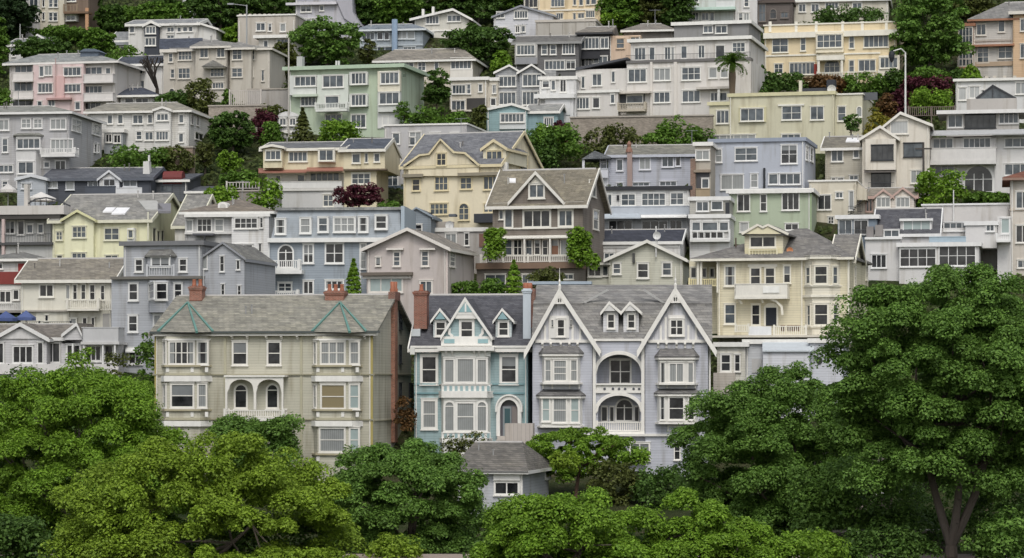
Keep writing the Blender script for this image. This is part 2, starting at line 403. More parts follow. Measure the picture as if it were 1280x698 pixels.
        if sill and not nofr:
            sm = MB(); sm.box(u0-.05, u1+.05, -.02, .15, z0-.07, z0+.012, M)
            if not arch: fr.box(u0-.04, u1+.04, -.018, .13, z1+.001, z1+.06, M)
            sm.build('sill', fm, o)
        if fr.v: fr.build('frame', fm, o)
        return o
    # ---- generic pieces measured on a plane parallel to the front
    def bx(s, name, x0, y0, x1, y1, dy=0.0, dep=.3, mat=None, parent=None):
        u0, u1, z0, z1 = s.pl(dy).rect(x0, y0, x1, y1); m = MB(); m.box(u0, u1, dy, dy+dep, z0, z1)
        return m.build(name, s.mt(mat), parent or s.root)
    def mt(s, mat):
        if mat is None: return s.tm
        return paint(mat) if isinstance(mat, str) else mat
    def pg(s, name, pts, dy=0.0, dep=.2, mat=None, holes=(), parent=None):
        f = s.pl(dy)
        if isinstance(pts, str): q = nums(pts); pts = list(zip(q[::2], q[1::2]))
        L = [[f.ray(*p) for p in pts]]+[[f.ray(*p) for p in hh] for hh in holes]
        m = MB(); m.prism(L, dy, dy+dep); return m.build(name, s.mt(mat), parent or s.root)
    def strip(s, name, pts, w, dy, dep, mat=None, parent=None):   # board following a polyline
        f = s.pl(dy); P = [Vector(f.ray(*p)) for p in pts]; m = MB(); n = len(P); L = []; R = []
        for i, p in enumerate(P):
            d = (P[min(i+1, n-1)]-P[max(i-1, 0)]).normalized(); q = Vector((-d.y, d.x))*w/2; L.append(p+q); R.append(p-q)
        m.prism([[tuple(p) for p in L]+[tuple(p) for p in R[::-1]]], dy, dy+dep); return m.build(name, s.mt(mat), parent or s.root)
    def slope(s, name, x0, x1, yt, yb, dy, proj, mat, ins=0, th=.1, parent=None):  # lean-to roof or awning
        a = s.pl(dy); b = s.pl(dy-proj); xm = (x0+x1)/2
        zt = a.ray(xm, yt)[1]; zb = b.ray(xm, yb)[1]; m = MB()
        m.slab([(b.ray(x0, yb)[0], dy-proj, zb), (b.ray(x1, yb)[0], dy-proj, zb), (a.ray(x1-ins, yt)[0], dy+.02, zt), (a.ray(x0+ins, yt)[0], dy+.02, zt)], th)
        if ins:
            pass
        return m.build(name, s.mt(mat), parent or s.root)
    def rail(s, x0, x1, y0, y1, dy=-1.2, style='bal', mat=None, ret=0.0, name='railing', parent=None, gap=.17):
        u0, u1, z0, z1 = s.pl(dy).rect(x0, y0, x1, y1); m = MB(); H = z1-z0
        segs = [(Plane(s, u0, dy, 1, 0), u1-u0)]
        if ret: segs += [(Plane(s, u1, dy, 0, 1), ret), (Plane(s, u0, dy+ret, 0, -1), ret)]
        for i, (p, L) in enumerate(segs):
            if style == 'solid': m.box(0.002*i, L, -.1, -.003*i, z0, z1, p.M); m.box(-.02, L+.02, -.13, .04, z1, z1+.07, p.M); continue
            if style == 'glass':
                m.box(0, L, -.04, -.02, z0+.08, z1-.05, p.M)
                for k in range(int(L/1.4)+2): x = min(L, k*1.4); m.box(x-.03, x+.03, -.06, 0, z0, z1, p.M)
                m.box(0, L, -.06, .01, z1-.05, z1+.01, p.M); continue
            tw = .09 if style == 'bal' else .045
            m.box(0, L, -tw, 0, z1-tw*.8, z1, p.M); m.box(0, L, -tw*.8, -.01, z0+.04, z0+.04+tw*.7, p.M)
            g = gap if style == 'bal' else .15
            bwid = .07 if style == 'bal' else .022
            n = max(2, int(L/g))
            for k in range(n+1):
                x = L*k/n; m.box(x-bwid/2, x+bwid/2, -tw*.7, -tw*.15, z0+.05, z1-tw*.5, p.M)
            if style == 'bal':
                for x in [0, L]+([L/2] if L > 5 else []): m.box(x-.08, x+.08, -.12, .03, z0, z1+.1, p.M)
        return m.build(name, s.mt(mat), parent or s.root)
    def balc(s, x0, x1, yr, yf, y2, dy=0.0, proj=1.2, style='bal', mat=None, slabm=None):
        o = s.bx('balcony', x0, yf, x1, y2, dy-proj, proj+.05, slabm if slabm is not None else mat)
        s.rail(x0, x1, yr, yf, dy-proj+.06, style, mat, ret=proj-.1, parent=o); return o
    def bay(s, x0, x1, yt, yb, dy=0.0, proj=.8, ch=.5, mat=None, roof=None, roofm=None, bot=True):
        f = s.pl(dy-proj); xm = (x0+x1)/2; u0 = s.pl(dy).ray(x0, yt)[0]; u1 = s.pl(dy).ray(x1, yt)[0]
        z1 = f.ray(xm, yt)[1]; z0 = f.ray(xm, yb)[1] if yb is not None else -2.5
        ring = [(u0, dy), (u0+ch, dy-proj), (u1-ch, dy-proj), (u1, dy), (u1, dy+.1), (u0, dy+.1)]
        m = MB(); n = 6
        m.add([(x, y, z0) for x, y in ring]+[(x, y, z1) for x, y in ring], [tuple(range(n))[::-1], tuple(range(n, 2*n))]+[(i, (i+1) % n, (i+1) % n+n, i+n) for i in range(n)])
        wm = s.wm if mat is None else (wall(mat, s.kind) if isinstance(mat, str) else mat)
        b = Blk(); b.o = m.build('bay', wm, s.root)
        b.F = Plane(s, 0, dy-proj, 1, 0); b.L = Plane(s, u0, dy, ch, -proj); b.R = Plane(s, u1-ch, dy-proj, ch, proj); b.z0, b.z1, b.u0, b.u1, b.ch = z0, z1, u0, u1, ch
        def ringslab(name, za, zb, ov, mt):
            q = [(u0-ov, dy), (u0+ch-ov*.6, dy-proj-ov), (u1-ch+ov*.6, dy-proj-ov), (u1+ov, dy), (u1, dy+.05), (u0, dy+.05)]
            mm = MB(); mm.add([(x, y, za) for x, y in q]+[(x, y, zb) for x, y in q], [tuple(range(n))[::-1], tuple(range(n, 2*n))]+[(i, (i+1) % n, (i+1) % n+n, i+n) for i in range(n)])
            return mm.build(name, mt, s.root)
        b.ring = lambda name, yc, h, ov, mt=None: ringslab(name, f.ray(xm, yc)[1]-h/2, f.ray(xm, yc)[1]+h/2, ov, s.mt(mt))
        if roof is not None:
            zr = s.pl(dy).ray(xm, roof)[1]; ov = .25; mm = MB()
            q = [(u0-ov, dy), (u0+ch-ov*.6, dy-proj-ov), (u1-ch+ov*.6, dy-proj-ov), (u1+ov, dy)]
            top = [(u0+ch*.9, dy), (u1-ch*.9, dy)]
            vs = [(x, y, z1-.02) for x, y in q]+[(x, y, z1+.08) for x, y in q]+[(x, y, zr) for x, y in top]
            mm.add(vs, [(3, 2, 1, 0), (0, 1, 5, 4), (1, 2, 6, 5), (2, 3, 7, 6), (4, 5, 8), (5, 6, 9, 8), (6, 7, 9), (0, 4, 8, 9, 7, 3)])
            mm.build('bay_roof', s.rm if roofm is None else shingle(roofm), s.root)
        return b
    def chim(s, x0, x1, y0, y1, dy, dep=.9, mat=None, pots=0, cap=True, capm=None):
        u0, u1, z0, z1 = s.pl(dy).rect(x0, y0, x1, y1); m = MB(); m.box(u0, u1, dy, dy+dep, z0, z1)
        if cap:
            for k, e in ((.35, .05), (.22, .1)): m.box(u0-e, u1+e, dy-e, dy+dep+e, z1-k, z1-k+.14)
        o = m.build('chimney', mat if mat is not None else brick(), s.root)
        for i in range(pots):
            cx = u0+(u1-u0)*(i+.5)/pots; q = MB(); q.lathe([(.16, z1-.02), (.19, z1+.05), (.15, z1+.12), (.14, z1+.42), (.17, z1+.5), (.11, z1+.5), (.11, z1+.3)], cx, dy+dep/2)
            q.build('chimney_pot', plain('terracotta', (.34, .13, .075)), o, True)
        return o
    def pipe(s, name, x0, y0, x1, y1, r, dy, mat=None):
        f = s.pl(dy); a = f.ray(x0, y0); c = f.ray(x1, y1); m = MB(); m.tube((a[0], dy, a[1]), (c[0], dy, c[1]), r)
        return m.build(name, s.mt(mat), s.root)
    def dish(s, x, y, r, dy, mat='c8c8c6'):
        f = s.pl(dy); u, z = f.ray(x, y); R = abs(f.ray(x+r, y)[0]-u); m = MB(); n = 14
        vs = [(u, dy, z)]
        for k, (q, d) in enumerate(((.5, -.06), (1, -.2))):
            for i in range(n): a = 2*math.pi*i/n; vs.append((u+R*q*math.cos(a), dy+d*R*2, z+R*q*math.sin(a)))
        fs = [(0, 1+i, 1+(i+1) % n) for i in range(n)]+[(1+i, 1+n+i, 1+n+(i+1) % n, 1+(i+1) % n) for i in range(n)]
        m.add(vs, fs); m.tube((u, dy, z), (u, dy-.5*R*2, z), .02); m.tube((u, dy+.05, z), (u+.05, dy+.1, z-R*2.2), .035)
        return m.build('satellite_dish', s.mt(mat), s.root)
    def skyl(s, x0, y0, x1, y1, sk=0, mat=None, name='skylight', b=None):  # a flat light lying on the front roof slope
        b = b or s.sb
        def hit(x, y):
            X, Y = px(x, y); d = s.Ri @ Vector(((X-640)/FOC, 1, (HOR-Y)/FOC)); c = s.cl; k = (b.zt+.22+(c.y-b.y0)*b.sl-c.z)/(d.z-d.y*b.sl); return c+d*k
        q = [hit(x0-sk, y1), hit(x1-sk, y1), hit(x1, y0), hit(x0, y0)]; m = MB(); m.slab([(p.x, p.y, p.z+.1) for p in q], .22)
        return m.build(name, s.mt(mat), s.root)
def pbox(h, name, pl, x0, y0, x1, y1, n0, n1, mat=None, parent=None):
    u0, u1, z0, z1 = pl.rect(x0, y0, x1, y1); m = MB(); m.box(u0, u1, n0, n1, z0, z1, pl.M); return m.build(name, h.mt(mat), parent or h.root)
def ppoly(h, name, pl, pts, n0, n1, mat=None):
    q = nums(pts); m = MB(); m.prism([[pl.ray(*p) for p in zip(q[::2], q[1::2])]], n0, n1, pl.M); return m.build(name, h.mt(mat), h.root)
def brackets(h, xs, y0, y1, dy, proj=.35, w=.14, mat=None):
    for x in xs:
        f = h.pl(dy-proj); u, z1 = f.ray(x, y0); _, z0 = f.ray(x, y1); m = MB(); H = z1-z0
        m.prism([[(dy, z1), (dy-proj, z1), (dy-proj, z1-H*.3), (dy-proj*.45, z1-H*.55), (dy-.1, z0), (dy, z0)]], u-w/2, u+w/2, lambda y, uu, z: (uu, y, z))
        m.build('bracket', h.mt(mat), h.root)
# ---------------------------------------------------------------- olive house
frame(180, 345, 5.8167)
h = House('olive clapboard house with two teal ribbed bay roofs and brick stacks', 80, 1367, 10, 'b4b099', '96948a', trim='d6d3cb', name='victorian_house', cat='house', group='victorian houses along the lower street', dist=201, mixk='dgllb')
h.blk(80, 1659, 420, None, ('gs', 158), dep=13.5, ov=.4, fascia=False); b = h.b
h.bx('gutter', 40, 402, 1712, 418, -.55, .2, '4d5250'); h.bx('fascia', 62, 418, 1690, 436, -.42, .42)
for x0, x1, xa, xm, bx0, bx1 in ((105, 502, 318, 385, 140, 478), (105+1119, 502+1115, 1426, 1496, 1234, 1574)):
    fr, fa, fm = h.pl(-.45), h.pl(5.2), h.pl(-2.0)
    A, B_, C_, T = fr.ray(x0, 408), fr.ray(x1, 408), fm.ray(xm, 412), fa.ray(xa, 196)
    pA, pB, pC, pT = (A[0], -.5, A[1]), (B_[0], -.5, B_[1]), (C_[0], -2.0, C_[1]), (T[0], 5.2, T[1])
    m = MB(); m.add([pA, pC, pB, pT, (A[0], 5.2, A[1])], [(0, 1, 3), (1, 2, 3), (0, 2, 1), (2, 4, 3), (0, 3, 4), (0, 4, 2)]); ro = m.build('bay_roof', h.rm, h.root)
    for P in (pA, pB, pC):
        m = MB(); P2 = Vector(P)+Vector((0, -.04, .03)); T2 = Vector(pT)+Vector((0, -.04, .05)); m.tube(P2, T2, .12, .07, 4); m.build('hip_flashing', plain('teal_metal', (.12, .25, .215), .5), ro)
    h.w(f'{x0} 2000 {x0+1} 2001') if False else None
    v = h.bay(bx0, bx1, 440, None, 0, .85, .5, 'bab69f')
    sx = bx0-140
    big, dx = (('180 474 371 646 4x2l', 0) if sx < 9 else ('1280 474 1466 646 3x2l', 0))
    if sx < 9:
        h.w('178 472 372 648 4x2s,384 472 472 648 1x2s', v.F); h.w('192 781 368 962 1x2g,388 781 462 962 1x2l', v.F)
    else:
        h.w('1280 472 1468 648 3x2l,1492 472 1571 648 1x2l', v.F); h.w('1282 783 1468 972 1x2y,1490 783 1571 972 1x2p', v.F); h.w('1272 1100 1468 1286 1x2l,1490 1100 1571 1286 1x2p', v.F)
    h.w(f'{bx0+3} 478 {bx0+24} 644 1x2l,{bx0+3} 790 {bx0+24} 960 1x2l', v.L, cw=.07)
    for yc, hh, ov, mt in ((462, .1, .1, WH), (655, .14, .16, 'a79f86'), (716, .16, .12, 'a9a48d'), (748, .42, .2, WH), (976, .14, .16, 'a79f86'), (1040, .16, .12, 'a9a48d'), (1075, .4, .2, WH), (1298, .14, .16, 'a79f86')): v.ring('moulding', yc, hh, ov, mt)
    for yy in (683, 1008, 1330):
        for q in (.09, .62, .93): X = bx0+(bx1-bx0)*q; h.bx('panel_block', X-11, yy-19, X+11, yy+17, -.9, .1, WH)
h.w('640 474 757 652 1x2g,893 474 1001 652 1x2d', b.F)
h.bx('belt_course', 60, 713, 1675, 724, -.12, .14, '8f8b77'); h.bx('belt_course', 60, 1039, 1675, 1050, -.12, .14, '8f8b77')
for x in (588, 1142): h.bx('pilaster', x-9, 440, x+9, 1420, -.07, .08, 'a9a58f')
h.bx('corner_board', 1646, 436, 1664, 1420, -.06, .09, '9d915c'); h.bx('corner_board', 76, 436, 92, 1420, -.062, .09, '9d915c')
brackets(h, (262, 338, 635, 745, 885, 995, 1110, 1305, 1432, 1600), 437, 462, 0, .38)
# little arcaded porch
arc = [(590, 733), (1012, 733), (1012, 972), (1000, 972), (1000, 850)]+ell(908, 815, 84, 62, 0, 180, 12)+[(815, 850), (815, 972), (797, 972), (797, 850)]+ell(706, 815, 86, 62, 0, 180, 12)+[(605, 850), (605, 972), (590, 972)]
h.pg('porch_arcade', arc, -1.0, .14); h.bx('porch_roof', 580, 722, 1022, 736, -1.1, 1.12)
h.w('655 782 757 968 1x2ad,887 782 983 968 1x2ad', b.F); h.balc(585, 1015, 975, 1030, 1056, 0, 1.05)
h.w('640 900 650 901') if False else None
# brick flue up the side wall, slit windows
R = b.R
st = pbox(h, 'chimney', R, 1796, 175, 1816, 1210, 0, .3, brick('9a644e'))
pbox(h, 'chimney_cap', R, 1786, 118, 1824, 180, -.1, .42, brick('77483a'), st)
for q in (1783, 1802): u, z = R.ray(q+10, 118); m = MB(); X = R.M(u, .15, z); m.lathe([(.2, z-.05), (.22, z+.2), (.16, z+.3), (.18, z+.75), (.12, z+.78)], X[0], X[1]); m.build('chimney_pot', plain('terracotta', (.34, .13, .075)), st, True)
h.w('1852 235 1868 320 1x1k,1854 335 1872 388 1x1k,1852 505 1868 638 1x2k,1852 780 1868 872 1x2k,1925 785 1952 882 1x2k', R)
pbox(h, 'belt_course', R, 1672, 713, 1950, 722, -.02, .1, '8f8b77'); pbox(h, 'belt_course', R, 1672, 1043, 1950, 1050, -.02, .1, '8f8b77')
h.chim(330, 420, 72, 180, 5.6, .9, brick('8f5846'), 2); h.b = b
h.chim(989+326, 989+462, 108, 215, 5.6, 1.0, brick('8f5846'), 3)
# ---------------------------------------------------------------- teal house
frame(510, 345, 5.8167)
h = House('pale teal victorian house with slate roof and three white pointed dormers', 45, 1208, 6, '8aa9ac', '606167', name='victorian_house', group='victorian houses along the lower street', dist=204, mixk='dgl')
h.blk(45, 872, 518, None, ('gs', 153), dep=11, ov=.4); b = h.b; F = b.F
h.bx('cornice', 18, 508, 872, 524, -.5, .5); h.bx('belt_course', 45, 848, 858, 860, -.09, .1, '6e8f94'); h.bx('belt_course', 45, 782, 858, 792, -.09, .1, '7d9da1')
h.bx('corner_board', 843, 524, 868, 1250, -.07, .08, '8aa9ac'); h.bx('gutter_box', 15, 515, 48, 572, -.6, .6, 'cfcfca')
brackets(h, (65, 105, 155, 655, 690, 740, 800), 526, 560, 0, .35)
for x0, x1, ax in ((184, 292, 235), (638, 752, 687)):
    d = h.blk(x0, x1, 325, 446, ('gf', 238, ax), dy=.75, dep=4.2, ov=.2, wallm='b7c4c4', name='dormer', oy=.25, rake=.2)
    xm = (x0+x1)/2; h.w(f'{xm-42} 328 {xm+42} 442 1x2d', d.F); h.pg('gable_panel', f'{ax-38} 316 {ax+38} 316 {ax} 262', .45, .3, '86a4a8')
d = h.blk(250, 604, 447, 512, ('gf', 158, 418), dy=-.45, dep=6.2, ov=.1, name='gable_front', oy=.3, rake=.3)
h.w('372 318 484 468 1x2d', d.F, cw=.2); h.bx('gable_panel', 240, 440, 610, 508, -.62, .2)
for x0, x1 in ((262, 338), (508, 582)): h.bx('inset_panel', x0, 460, x1, 490, -.66, .06, '8aa9ac')
h.pg('gable_crown', '338 282 500 282 418 160', -.78, .2); h.pg('inset_panel', '366 264 472 264 418 190', -.81, .06, '8aa9ac'); h.bx('inset_bar', 412, 200, 424, 262, -.84, .05)
h.bx('hood', 345, 282, 500, 312, -.75, .35)
h.strip('scroll_bracket', [(300, 380), (300, 420), (325, 440)], .2, -.6, .15); h.strip('scroll_bracket', [(545, 380), (540, 420), (520, 440)], .2, -.6, .15)
h.bx('bay_cornice', 214, 516, 626, 545, -1.25, 1.26); h.bx('dentil_band', 245, 548, 600, 585, -.84, .1, 'd0d2cc')
v = h.bay(242, 600, 545, None, 0, .8, .28, paint('d3d3cd'))
h.w('258 598 345 785 1x1l,346 590 490 785 1x1l,494 598 582 785 1x1l', v.F, cw=.17)
h.w('258 905 345 1138 1x2al,344 912 492 1138 1x2l,494 905 582 1138 1x2al', v.F, cw=.17)
brackets(h, (275, 320, 480, 515, 560), 546, 580, -.8, .35)
for y0, y1 in ((800, 838), (1143, 1180)):
    h.bx('baluster_panel', 244, y0-8, 600, y1+6, -.9, .12)
    for i in range(9): x = 262+i*39; h.bx('inset_panel', x, y0, x+20, y1, -.93, .05, '93aaac')
v.ring('moulding', 862, .5, .22); v.ring('moulding', 790, .12, .15); v.ring('moulding', 1196, .35, .15)
h.w('88 572 221 792 1x2d,665 572 802 790 1x2g,95 893 217 1118 1x2l', F, cw=.2)
h.pg('doorway_shadow', [(664, 1168), (664, 985)]+ell(733, 985, 68, 82)+[(802, 985), (802, 1168)], -.06, .07, '57555a'); h.pg('transom', ell(733, 940, 52, 42)+[(681, 945)], -.07, .02, glass('d'))  # dark arch panel stands in for the shade inside the entrance
h.bx('door', 690, 950, 752, 1165, -.1, .05, '7f8587'); h.bx('door_glass', 702, 965, 742, 1085, -.12, .03, glass('t')); h.bx('side_panel', 756, 950, 800, 1165, -.09, .04, '77706d')
h.strip('door_arch', [(655, 1165), (655, 985)]+ell(733, 980, 78, 92)+[(811, 985), (811, 1165)], .28, -.3, .32); h.strip('door_hood', [(640, 990), (640, 965)]+ell(733, 965, 93, 98)+[(826, 965), (826, 990)], .12, -.42, .44)
h.bx('doorstep', 648, 1166, 712, 1190, -.7, .7, 'b3aca4'); h.bx('doorstep', 640, 1190, 720, 1215, -1.0, 1.0, 'b3aca4')
h.chim(42, 136, 108, 386, 1.0, 1.2, brick('87503f'), 1); h.bx('flashing', 24, 386, 88, 440, .7, 1.4, 'b9bec0')
c = h.chim(836, 893, 92, 490, .6, 1.1, paint('b6bec4'), 0); 
u0, u1, z0, z1 = h.pl(.9).rect(893, 92, 922, 340); m = MB(); m.box(u0, u1, .85, 1.9, z0-.4, z1); m.build('chimney_stack', brick('7f4f41'), c)
for q in (856, 884): u, z = h.pl(1.1).ray(q, 92); m = MB(); m.lathe([(.2, z-.05), (.22, z+.1), (.2, z+.4), (.14, z+.42)], u, 1.1); m.build('chimney_pot', plain('terracotta', (.34, .13, .075)), c, True)
# ---------------------------------------------------------------- lavender twin gabled house
frame(650, 345, 5.8167)
h = House('lavender grey victorian house with twin pointed white gables and arched loggia', 90, 1350, 4, 'adb0bb', '7d7c7b', trim='dcd9d2', name='victorian_house', group='victorian houses along the lower street', dist=201.5, mixk='dlls')
main = h.blk(90, 1372, 466, None, None, dy=1.3, dep=9)
f0, f1, f2 = h.pl(-.3), h.pl(1.9), h.pl(5.6)
z0, z1, z2 = f0.ray(720, 458)[1], f1.ray(720, 208)[1], f2.ray(720, 66)[1]
ua, ub = f0.ray(84, 458)[0], f0.ray(1398, 458)[0]; m = MB()
m.slab([(ua, -.3, z0), (ub, -.3, z0), (ub, 1.9, z1), (ua, 1.9, z1)], .2); m.slab([(ua, 1.8, z1+.1), (ub, 1.8, z1+.1), (ub, 5.6, z2), (ua, 5.6, z2)], .2); m.slab([(ua, 5.6, z2), (ub, 5.6, z2), (ub, 10.6, z0), (ua, 10.6, z0)], .2)
m.build('roof', shingle('8c8b89', sc=1.6), h.root)
m = MB()
for uu in (ua+.15, ub-.45): m.prism([[(1.3, z0-.3), (10.2, z0-.3), (5.6, z2-.25), (1.95, z1-.25)]], uu, uu+.3, lambda y, u, z: (u, y, z))
m.build('gable_wall', h.wm, h.root)
h.strip('hip_flashing', [(455, 203), (640, 100)], .16, 1.8, .3, 'a3a3a0'); h.strip('hip_flashing', [(1055, 203), (900, 100)], .16, 1.8, .3, 'a3a3a0')
h.bx('eave_board', 535, 458, 905, 474, -.4, .42)
for x0, x1, ax, w0, d0 in ((92, 524, 288, 0, 0), (912, 1366, 1130, 1, 842)):
    g = h.blk(x0, x1, 466, None, ('gf', 82 if w0 else 90, ax), dy=-.6, dep=5.5, ov=.62, oy=.45, rake=.55, name='gable_front', th=.2)
    h.pg('gable_panel', [(ax-172, 466), (ax+178, 466), (ax+36, 205), (ax-32, 205)], -.66, .08, wall('bdbdc2', 'board', .3))
    h.bx('gable_beam', x0+18, 464, x1-14, 486, -.78, .2)
    for q in (-105, -70, 95, 150): h.bx('stud', ax+q-9, 360 if abs(q) > 80 else 300, ax+q+7, 466, -.72, .08)
    brackets(h, (ax-125, ax-65, ax+8, ax+70, ax+130), 486, 526, -.6, .3, .16)
    T = 82 if w0 else 90
    h.pg('gable_ornament', [(ax-44, T+115), (ax+44, T+115), (ax, T+10)], -1.1, .1, holes=[[(ax-12, T+102), (ax-2, T+102), (ax-2, T+72), (ax-12, T+78)], [(ax+4, T+102), (ax+12, T+102), (ax+12, T+78), (ax+4, T+72)]])
    u, z = h.pl(-1).ray(ax, T); m = MB(); m.lathe([(.09, z-.3), (.12, z+.2), (.05, z+.3), (.09, z+.5), (.03, z+.7), (.015, z+1.5)], u, -1.05, 8); m.build('finial', h.tm, h.root)
h.bx('window_surround', 216, 290, 356, 452, -.75, .16, 'd2d0cb'); h.w('266 312 330 444 1x2d', h.pl(-.75)); h.w('226 318 246 372 1x1g,362 318 380 372 1x1g', h.pl(-.75), cw=.04, sill=False)
h.bx('window_surround', 1078, 285, 1200, 445, -.75, .16, 'd2d0cb'); h.w('1086 312 1192 438 2x2d', h.pl(-.75))
def vbay(x0, x1, yr, yt, yb, wins, slab=None):
    v = h.bay(x0, x1, yt, yb, -.6, .75, .22, paint('d3d1cb'), roof=yr); v.ring('moulding', yt+6, .22, .22); v.ring('moulding', yb-4, .14, .16); h.w(wins, v.F, cw=.12); return v
vbay(160, 440, 508, 566, 786, '178 606 230 770 1x2l,238 606 345 770 1x3l,364 606 420 770 1x2l')
vbay(1001, 1281, 528, 592, 790, '1018 628 1058 782 1x1s,1078 628 1196 780 2x1l,1218 628 1264 780 1x1l')
vbay(140, 455, 830, 874, 1100, '156 882 222 1062 1x2p,234 882 345 1072 1x2l,362 882 436 1072 1x2p')
vbay(996, 1296, 822, 858, 1075, '1016 876 1056 1050 1x2s,1076 876 1198 1052 1x2d,1222 876 1270 1050 1x2d')
for x in (168, 235, 360, 430): h.bx('bracket', x-6, 788, x+6, 822, -.9, .32)
for x in (1005, 1070, 1210, 1275): h.bx('bracket', x-6, 790, x+6, 818, -.9, .32)
h.bx('bay_apron', 165, 788, 436, 824, -.8, .2, 'bfc0c4'); h.bx('bay_apron', 1004, 790, 1278, 820, -.8, .2, 'bfc0c4'); h.bx('bay_apron', 1071, 1088, 1200, 1132, -.72, .14); h.bx('inset_panel', 1084, 1098, 1188, 1122, -.75, .05, 'adb0bb')
fac = [(524, 466), (912, 466), (912, 1420), (524, 1420)]
ho1 = [(560, 788), (560, 700)]+ell(720, 700, 160, 128, 180, 0, 22)+[(880, 700), (880, 788)]
ho2 = [(566, 1135), (566, 985)]+ell(720, 985, 155, 115, 180, 0, 22)+[(875, 985), (875, 1135)]
h.pg('loggia_front', fac, -.25, .3, h.wm, holes=[ho1, ho2])
h.strip('arch_moulding', [(556, 700)]+ell(720, 700, 172, 141, 180, 0, 22)+[(884, 700)], .26, -.42, .22); h.strip('arch_moulding', [(562, 990)]+ell(720, 985, 166, 127, 180, 0, 22)+[(878, 990)], .26, -.42, .22)
h.bx('parapet_panel', 552, 788, 888, 852, -.4, .2)
for x in (615, 676, 720, 764, 826, 866): u, z = h.pl(-.42).ray(x, 822); m = MB(); m.tube((u, -.43, z), (u, -.3, z), .1, None, 10); m.build('parapet_dot', paint('55575c'), h.root)  # dark grey discs set on the solid panel
h.bx('parapet_rail', 528, 782, 904, 794, -.55, .4); h.bx('loggia_floor', 530, 840, 906, 856, -.2, 1.5, '8f9096')
for x0, x1 in ((529, 551), (882, 905)): h.bx('pilaster', x0, 470, x1, 1155, -.62, .42)
h.w('648 604 812 790 2x2d', main.F); h.w('690 890 828 1062 2x2ad,588 948 640 1062 1x1d,650 950 686 1062 1x1d,830 948 868 1062 1x1d', main.F)
h.rail(560, 884, 1062, 1132, -.3, 'bal', gap=.15); h.bx('loggia_floor', 528, 1132, 906, 1160, -.6, 2.0); h.bx('belt_course', 92, 1148, 1300, 1166, -.8, .22)
h.w('793 1210 948 1345 2x1g,1118 1210 1168 1340 1x2d', h.pl(-.62)); h.w('795 1212 946 1345 2x1g', h.pl(-.25))
for x0, x1, ax in ((606, 714, 650), (753, 862, 800)):
    d = h.blk(x0, x1, 264, 410, ('gf', 188, ax), dy=.1, dep=4, ov=.2, oy=.3, rake=.22, wallm='c6c6c8', name='dormer'); h.w(f'{x0+26} 274 {x1-22} 386 1x2d', d.F); h.pg('gable_panel', f'{ax-40} 256 {ax+44} 256 {ax} 212', -.25, .3, 'c9c8c5')
h.bx('downspout', 1374, 500, 1386, 1300, -.2, .12)
h.bx('roof_deck', 60, 40, 520, 62, 6.0, 1.5, '9aa6b0')
# ---------------------------------------------------------------- cream house on the right
frame(860, 270, 5.8167)
h = House('cream clapboard house with balustraded dormer, round-ended bay and orange dish', 215, 872, 15, 'cfc5a0', '84827f', trim='d8d4c6', dist=226)
main = h.blk(215, 1170, 315, None, None, dep=12); F = main.F
f = h.pl(6.); ze = main.zt; y0, y1 = -.5, 12.5; ul = F.ray(20, 312)[0]; ur = F.ray(1200, 312)[0]; r0, zr = f.ray(800, 92); r1 = f.ray(868, 92)[0]
m = MB(); m.add([(x, y, ze-.05) for x, y in ((ul, y0), (ur, y0), (ur, y1), (ul, y1))]+[(x, y, ze+.12) for x, y in ((ul, y0), (ur, y0), (ur, y1), (ul, y1))]+[(r0, 6, zr), (r1, 6, zr)], [(3, 2, 1, 0), (0, 1, 5, 4), (1, 2, 6, 5), (2, 3, 7, 6), (3, 0, 4, 7), (4, 5, 9, 8), (5, 6, 9), (6, 7, 8, 9), (7, 4, 8)])
m.build('roof', h.rm, h.root); h.bx('fascia', 15, 306, 1205, 324, -.6, .12)
g = h.blk(1060, 1190, 318, None, ('gs', 152), dy=1.6, dep=6, ov=.35); h.w('1290 360 1302 470 1x2', g.R)
p = h.blk(10, 214, 318, None, None, dy=2.2, dep=8, name='porch_wall'); h.w('18 372 65 455 1x1d,100 378 138 450 1x1d,158 378 196 450 1x1d', p.F)
for x in (72, 94): h.bx('porch_post', x-8, 318, x+8, 520, -.2, .25)
h.rail(10, 212, 458, 515, -.1, 'bal', 'd6cb9f')
d = h.blk(412, 690, 128, 298, None, dy=.5, dep=6.2, name='dormer')
h.pg('dormer_roof', [(388, 130), (505, 58), (543, 76), (580, 58), (735, 132), (735, 118+24), (388, 142)], .15, 6, h.rm)
h.pg('dormer_pediment', [(415, 132), (505, 78), (543, 96), (580, 78), (678, 132)], .06, .12, 'd6cfb0')
h.strip('bargeboard', [(390, 132), (505, 66), (543, 84), (580, 66), (730, 134)], .2, -.05, .15)
h.w('446 146 642 234 2x1d', d.F); h.rail(446, 646, 246, 290, .24, 'bal', 'd6cfb0', gap=.24); h.bx('dormer_panel', 414, 236, 688, 300, .38, .14, 'cfc7a4')
h.w('262 360 350 514 1x2s,448 372 534 508 1x2d,556 372 638 508 1x2d,692 358 750 492 1x2g', F); h.bx('window_surround', 436, 352, 648, 372, -.1, .12)
h.balc(338, 722, 498, 585, 604, 0, 1.3, 'solid', 'd3d0c6'); h.bx('balcony_fret', 545, 512, 665, 560, -1.32, .06, 'e0ded6')
h.strip('balcony_brace', [(686, 720), (680, 660), (640, 620), (600, 608)], .18, -1.0, .2); h.strip('balcony_brace', [(390, 640), (370, 606)], .16, -.8, .2); h.strip('balcony_brace', [(545, 632), (535, 606)], .16, -.8, .2)
h.w('262 638 350 790 1x2b,458 640 530 800 1x2d', F); h.pg('door_arch', [(552, 800), (552, 670)]+ell(604, 672, 52, 40)+[(656, 672), (656, 800)], -.1, .12); h.bx('door', 566, 668, 642, 800, -.14, .06, '20242b')
